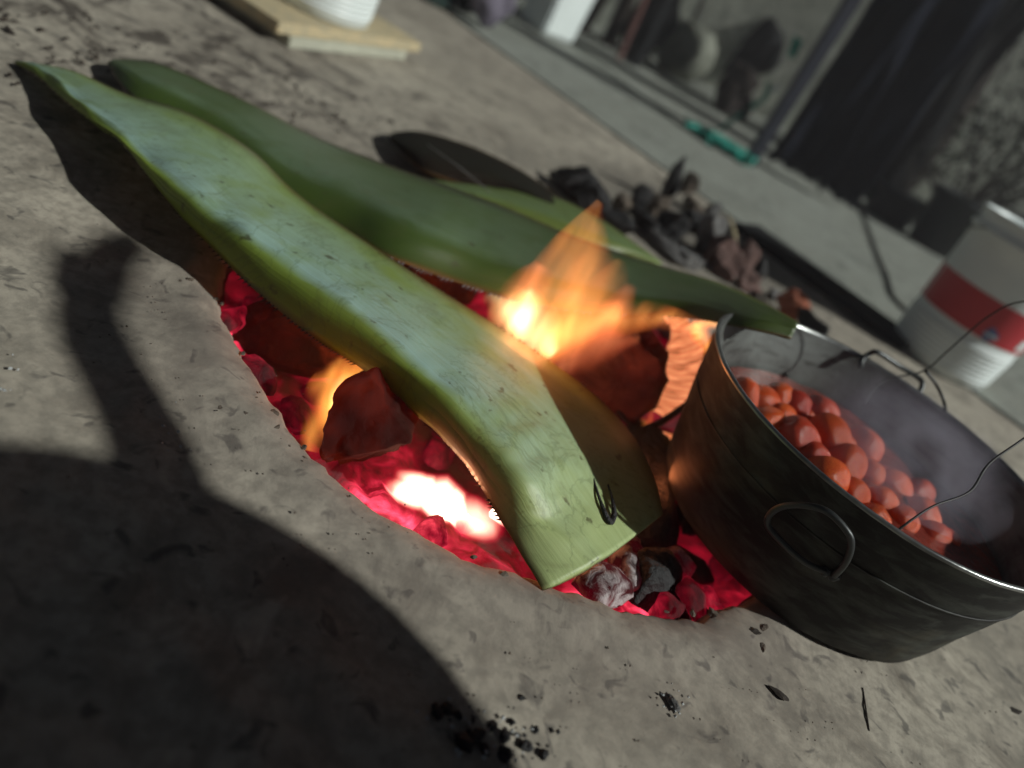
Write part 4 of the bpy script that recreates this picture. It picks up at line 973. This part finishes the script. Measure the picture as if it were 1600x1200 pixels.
# ------------------------------------------------------------------ the squatting photographer (outside the frame; posed and shaped to cast the large shadow)
def skin(name, pts, edges, rads, mat, parent, sub=2):
    me = bpy.data.meshes.new(name); me.from_pydata([Vector(p) for p in pts], edges, []); o = bpy.data.objects.new(name, me); COL.objects.link(o)
    md = o.modifiers.new('Skin', 'SKIN'); md.use_smooth_shade = True
    for i, r_ in enumerate(rads): me.skin_vertices[0].data[i].radius = (r_, r_) if not isinstance(r_, tuple) else r_
    me.skin_vertices[0].data[0].use_root = True
    ss = o.modifiers.new('Subdivision', 'SUBSURF'); ss.levels = sub; ss.render_levels = sub
    me.materials.append(mat); o.parent = parent; o.matrix_parent_inverse = Matrix.Translation(-parent.location)
    return o
per = empty('person', (.70, .0, 0), 'unseen shadow casting person squatting in purple skirt and dark shirt holding out one arm beside the fire', 'person')
pts = [(.72, -.22, .30), (.73, -.20, .50), (.72, -.12, .70), (.70, -.05, .83), (.69, -.03, .88), (.68, .0, .94),
       (.64, -.12, .30), (.56, .16, .44), (.58, -.04, .08), (.57, .05, .035),
       (.82, -.12, .30), (.82, .12, .44), (.80, -.04, .08), (.80, .05, .035),
       (.62, -.06, .71), (.51, .22, .46), (.50, .330, .525), (.50, .385, .61),
       (.84, -.06, .71), (.92, .04, .54), (.82, .12, .50), (.78, .14, .50), (.50, .45, .655)]
ed = [(0, 1), (1, 2), (2, 3), (3, 4), (4, 5), (0, 6), (6, 7), (7, 8), (8, 9), (0, 10), (10, 11), (11, 12), (12, 13), (2, 14), (14, 15), (15, 16), (16, 17), (2, 18), (18, 19), (19, 20), (20, 21), (17, 22)]
ra = [.13, .13, .12, .055, .06, .085, .09, .075, .045, .035, .09, .072, .045, .035, .055, .036, .029, .025, .055, .038, .026, .024, .020]
body = skin('body', pts, ed, ra, M_skin, per)
sk = link('shadow_skirt_lump', lump(Vector((.58, .035, .47)), (.13, .29, .225), 77, 4, .05, cuts=0), M_shadowskirt, per)  # bulky mass added over the legs to widen the cast shadow
link('unseen_shirt', lump(Vector((.73, -.17, .58)), (.18, .15, .24), 78, 4, .12, cuts=0), M_shirt, per)
# hand with four separate fingers held together and a thumb
palm = Vector((.50, .425, .638)); fd = (Vector((.50, .57, .705)) - palm).normalized(); sd2 = Vector((0, -.3, 1)).cross(Vector((1, 0, 0))).normalized(); sd2 = Vector((.35, 0, .94)); sd2 = (sd2 - fd * sd2.dot(fd)).normalized(); nn_ = fd.cross(sd2)
link('hand', lump(palm + fd * .02, (.016, .05, .022), 79, 3, .05, rot=Matrix.Rotation(R(28), 3, 'X').to_euler(), cuts=0), M_skin, per)
for j, (o_, ln, rr_) in enumerate(((-.020, .070, .0095), (-.007, .088, .0105), (.007, .082, .0105), (.020, .064, .0095))):
    p = palm + sd2 * o_; skin('unseen_finger', [p, p + fd * .045, p + fd * (.045 + ln * .45) + nn_ * .002, p + fd * (.045 + ln * .75) + nn_ * .006, p + fd * (.045 + ln) + nn_ * .012], [(0, 1), (1, 2), (2, 3), (3, 4)], [rr_ * 1.3, rr_ * 1.15, rr_, rr_ * .9, rr_ * .7], M_skin, per)
p = palm + sd2 * .02; skin('unseen_thumb', [p, p + sd2 * .018 + fd * .02, p + sd2 * .024 + fd * .045, p + sd2 * .022 + fd * .065], [(0, 1), (1, 2), (2, 3)], [.012, .010, .009, .007], M_skin, per)
hc = Vector((.675, -.01, .97))
o = link('hair', lump(hc + Vector((.01, -.03, .03)), (.095, .10, .10), 90, 4, .12, cuts=0), M_hair, per)
o = link('face', lump(hc + Vector((0, .02, -.005)), (.075, .085, .10), 91, 4, .05, cuts=0), M_skin, per)
fc = hc + Vector((0, .10, 0))
link('nose', lump(fc + Vector((0, .004, -.01)), (.012, .016, .020), 92, 3, .05, cuts=0), M_skin, per)
for sx in (-1, 1):
    link('eye', lump(fc + Vector((sx * .030, -.006, .015)), (.013, .008, .008), 93, 3, 0, cuts=0), M_white, per)
    link('ear', lump(hc + Vector((sx * .078, .0, .0)), (.010, .018, .028), 94, 3, .1, cuts=0), M_skin, per)
link('mouth', lump(fc + Vector((0, -.008, -.045)), (.024, .008, .006), 95, 3, .05, cuts=0), M_brick, per)
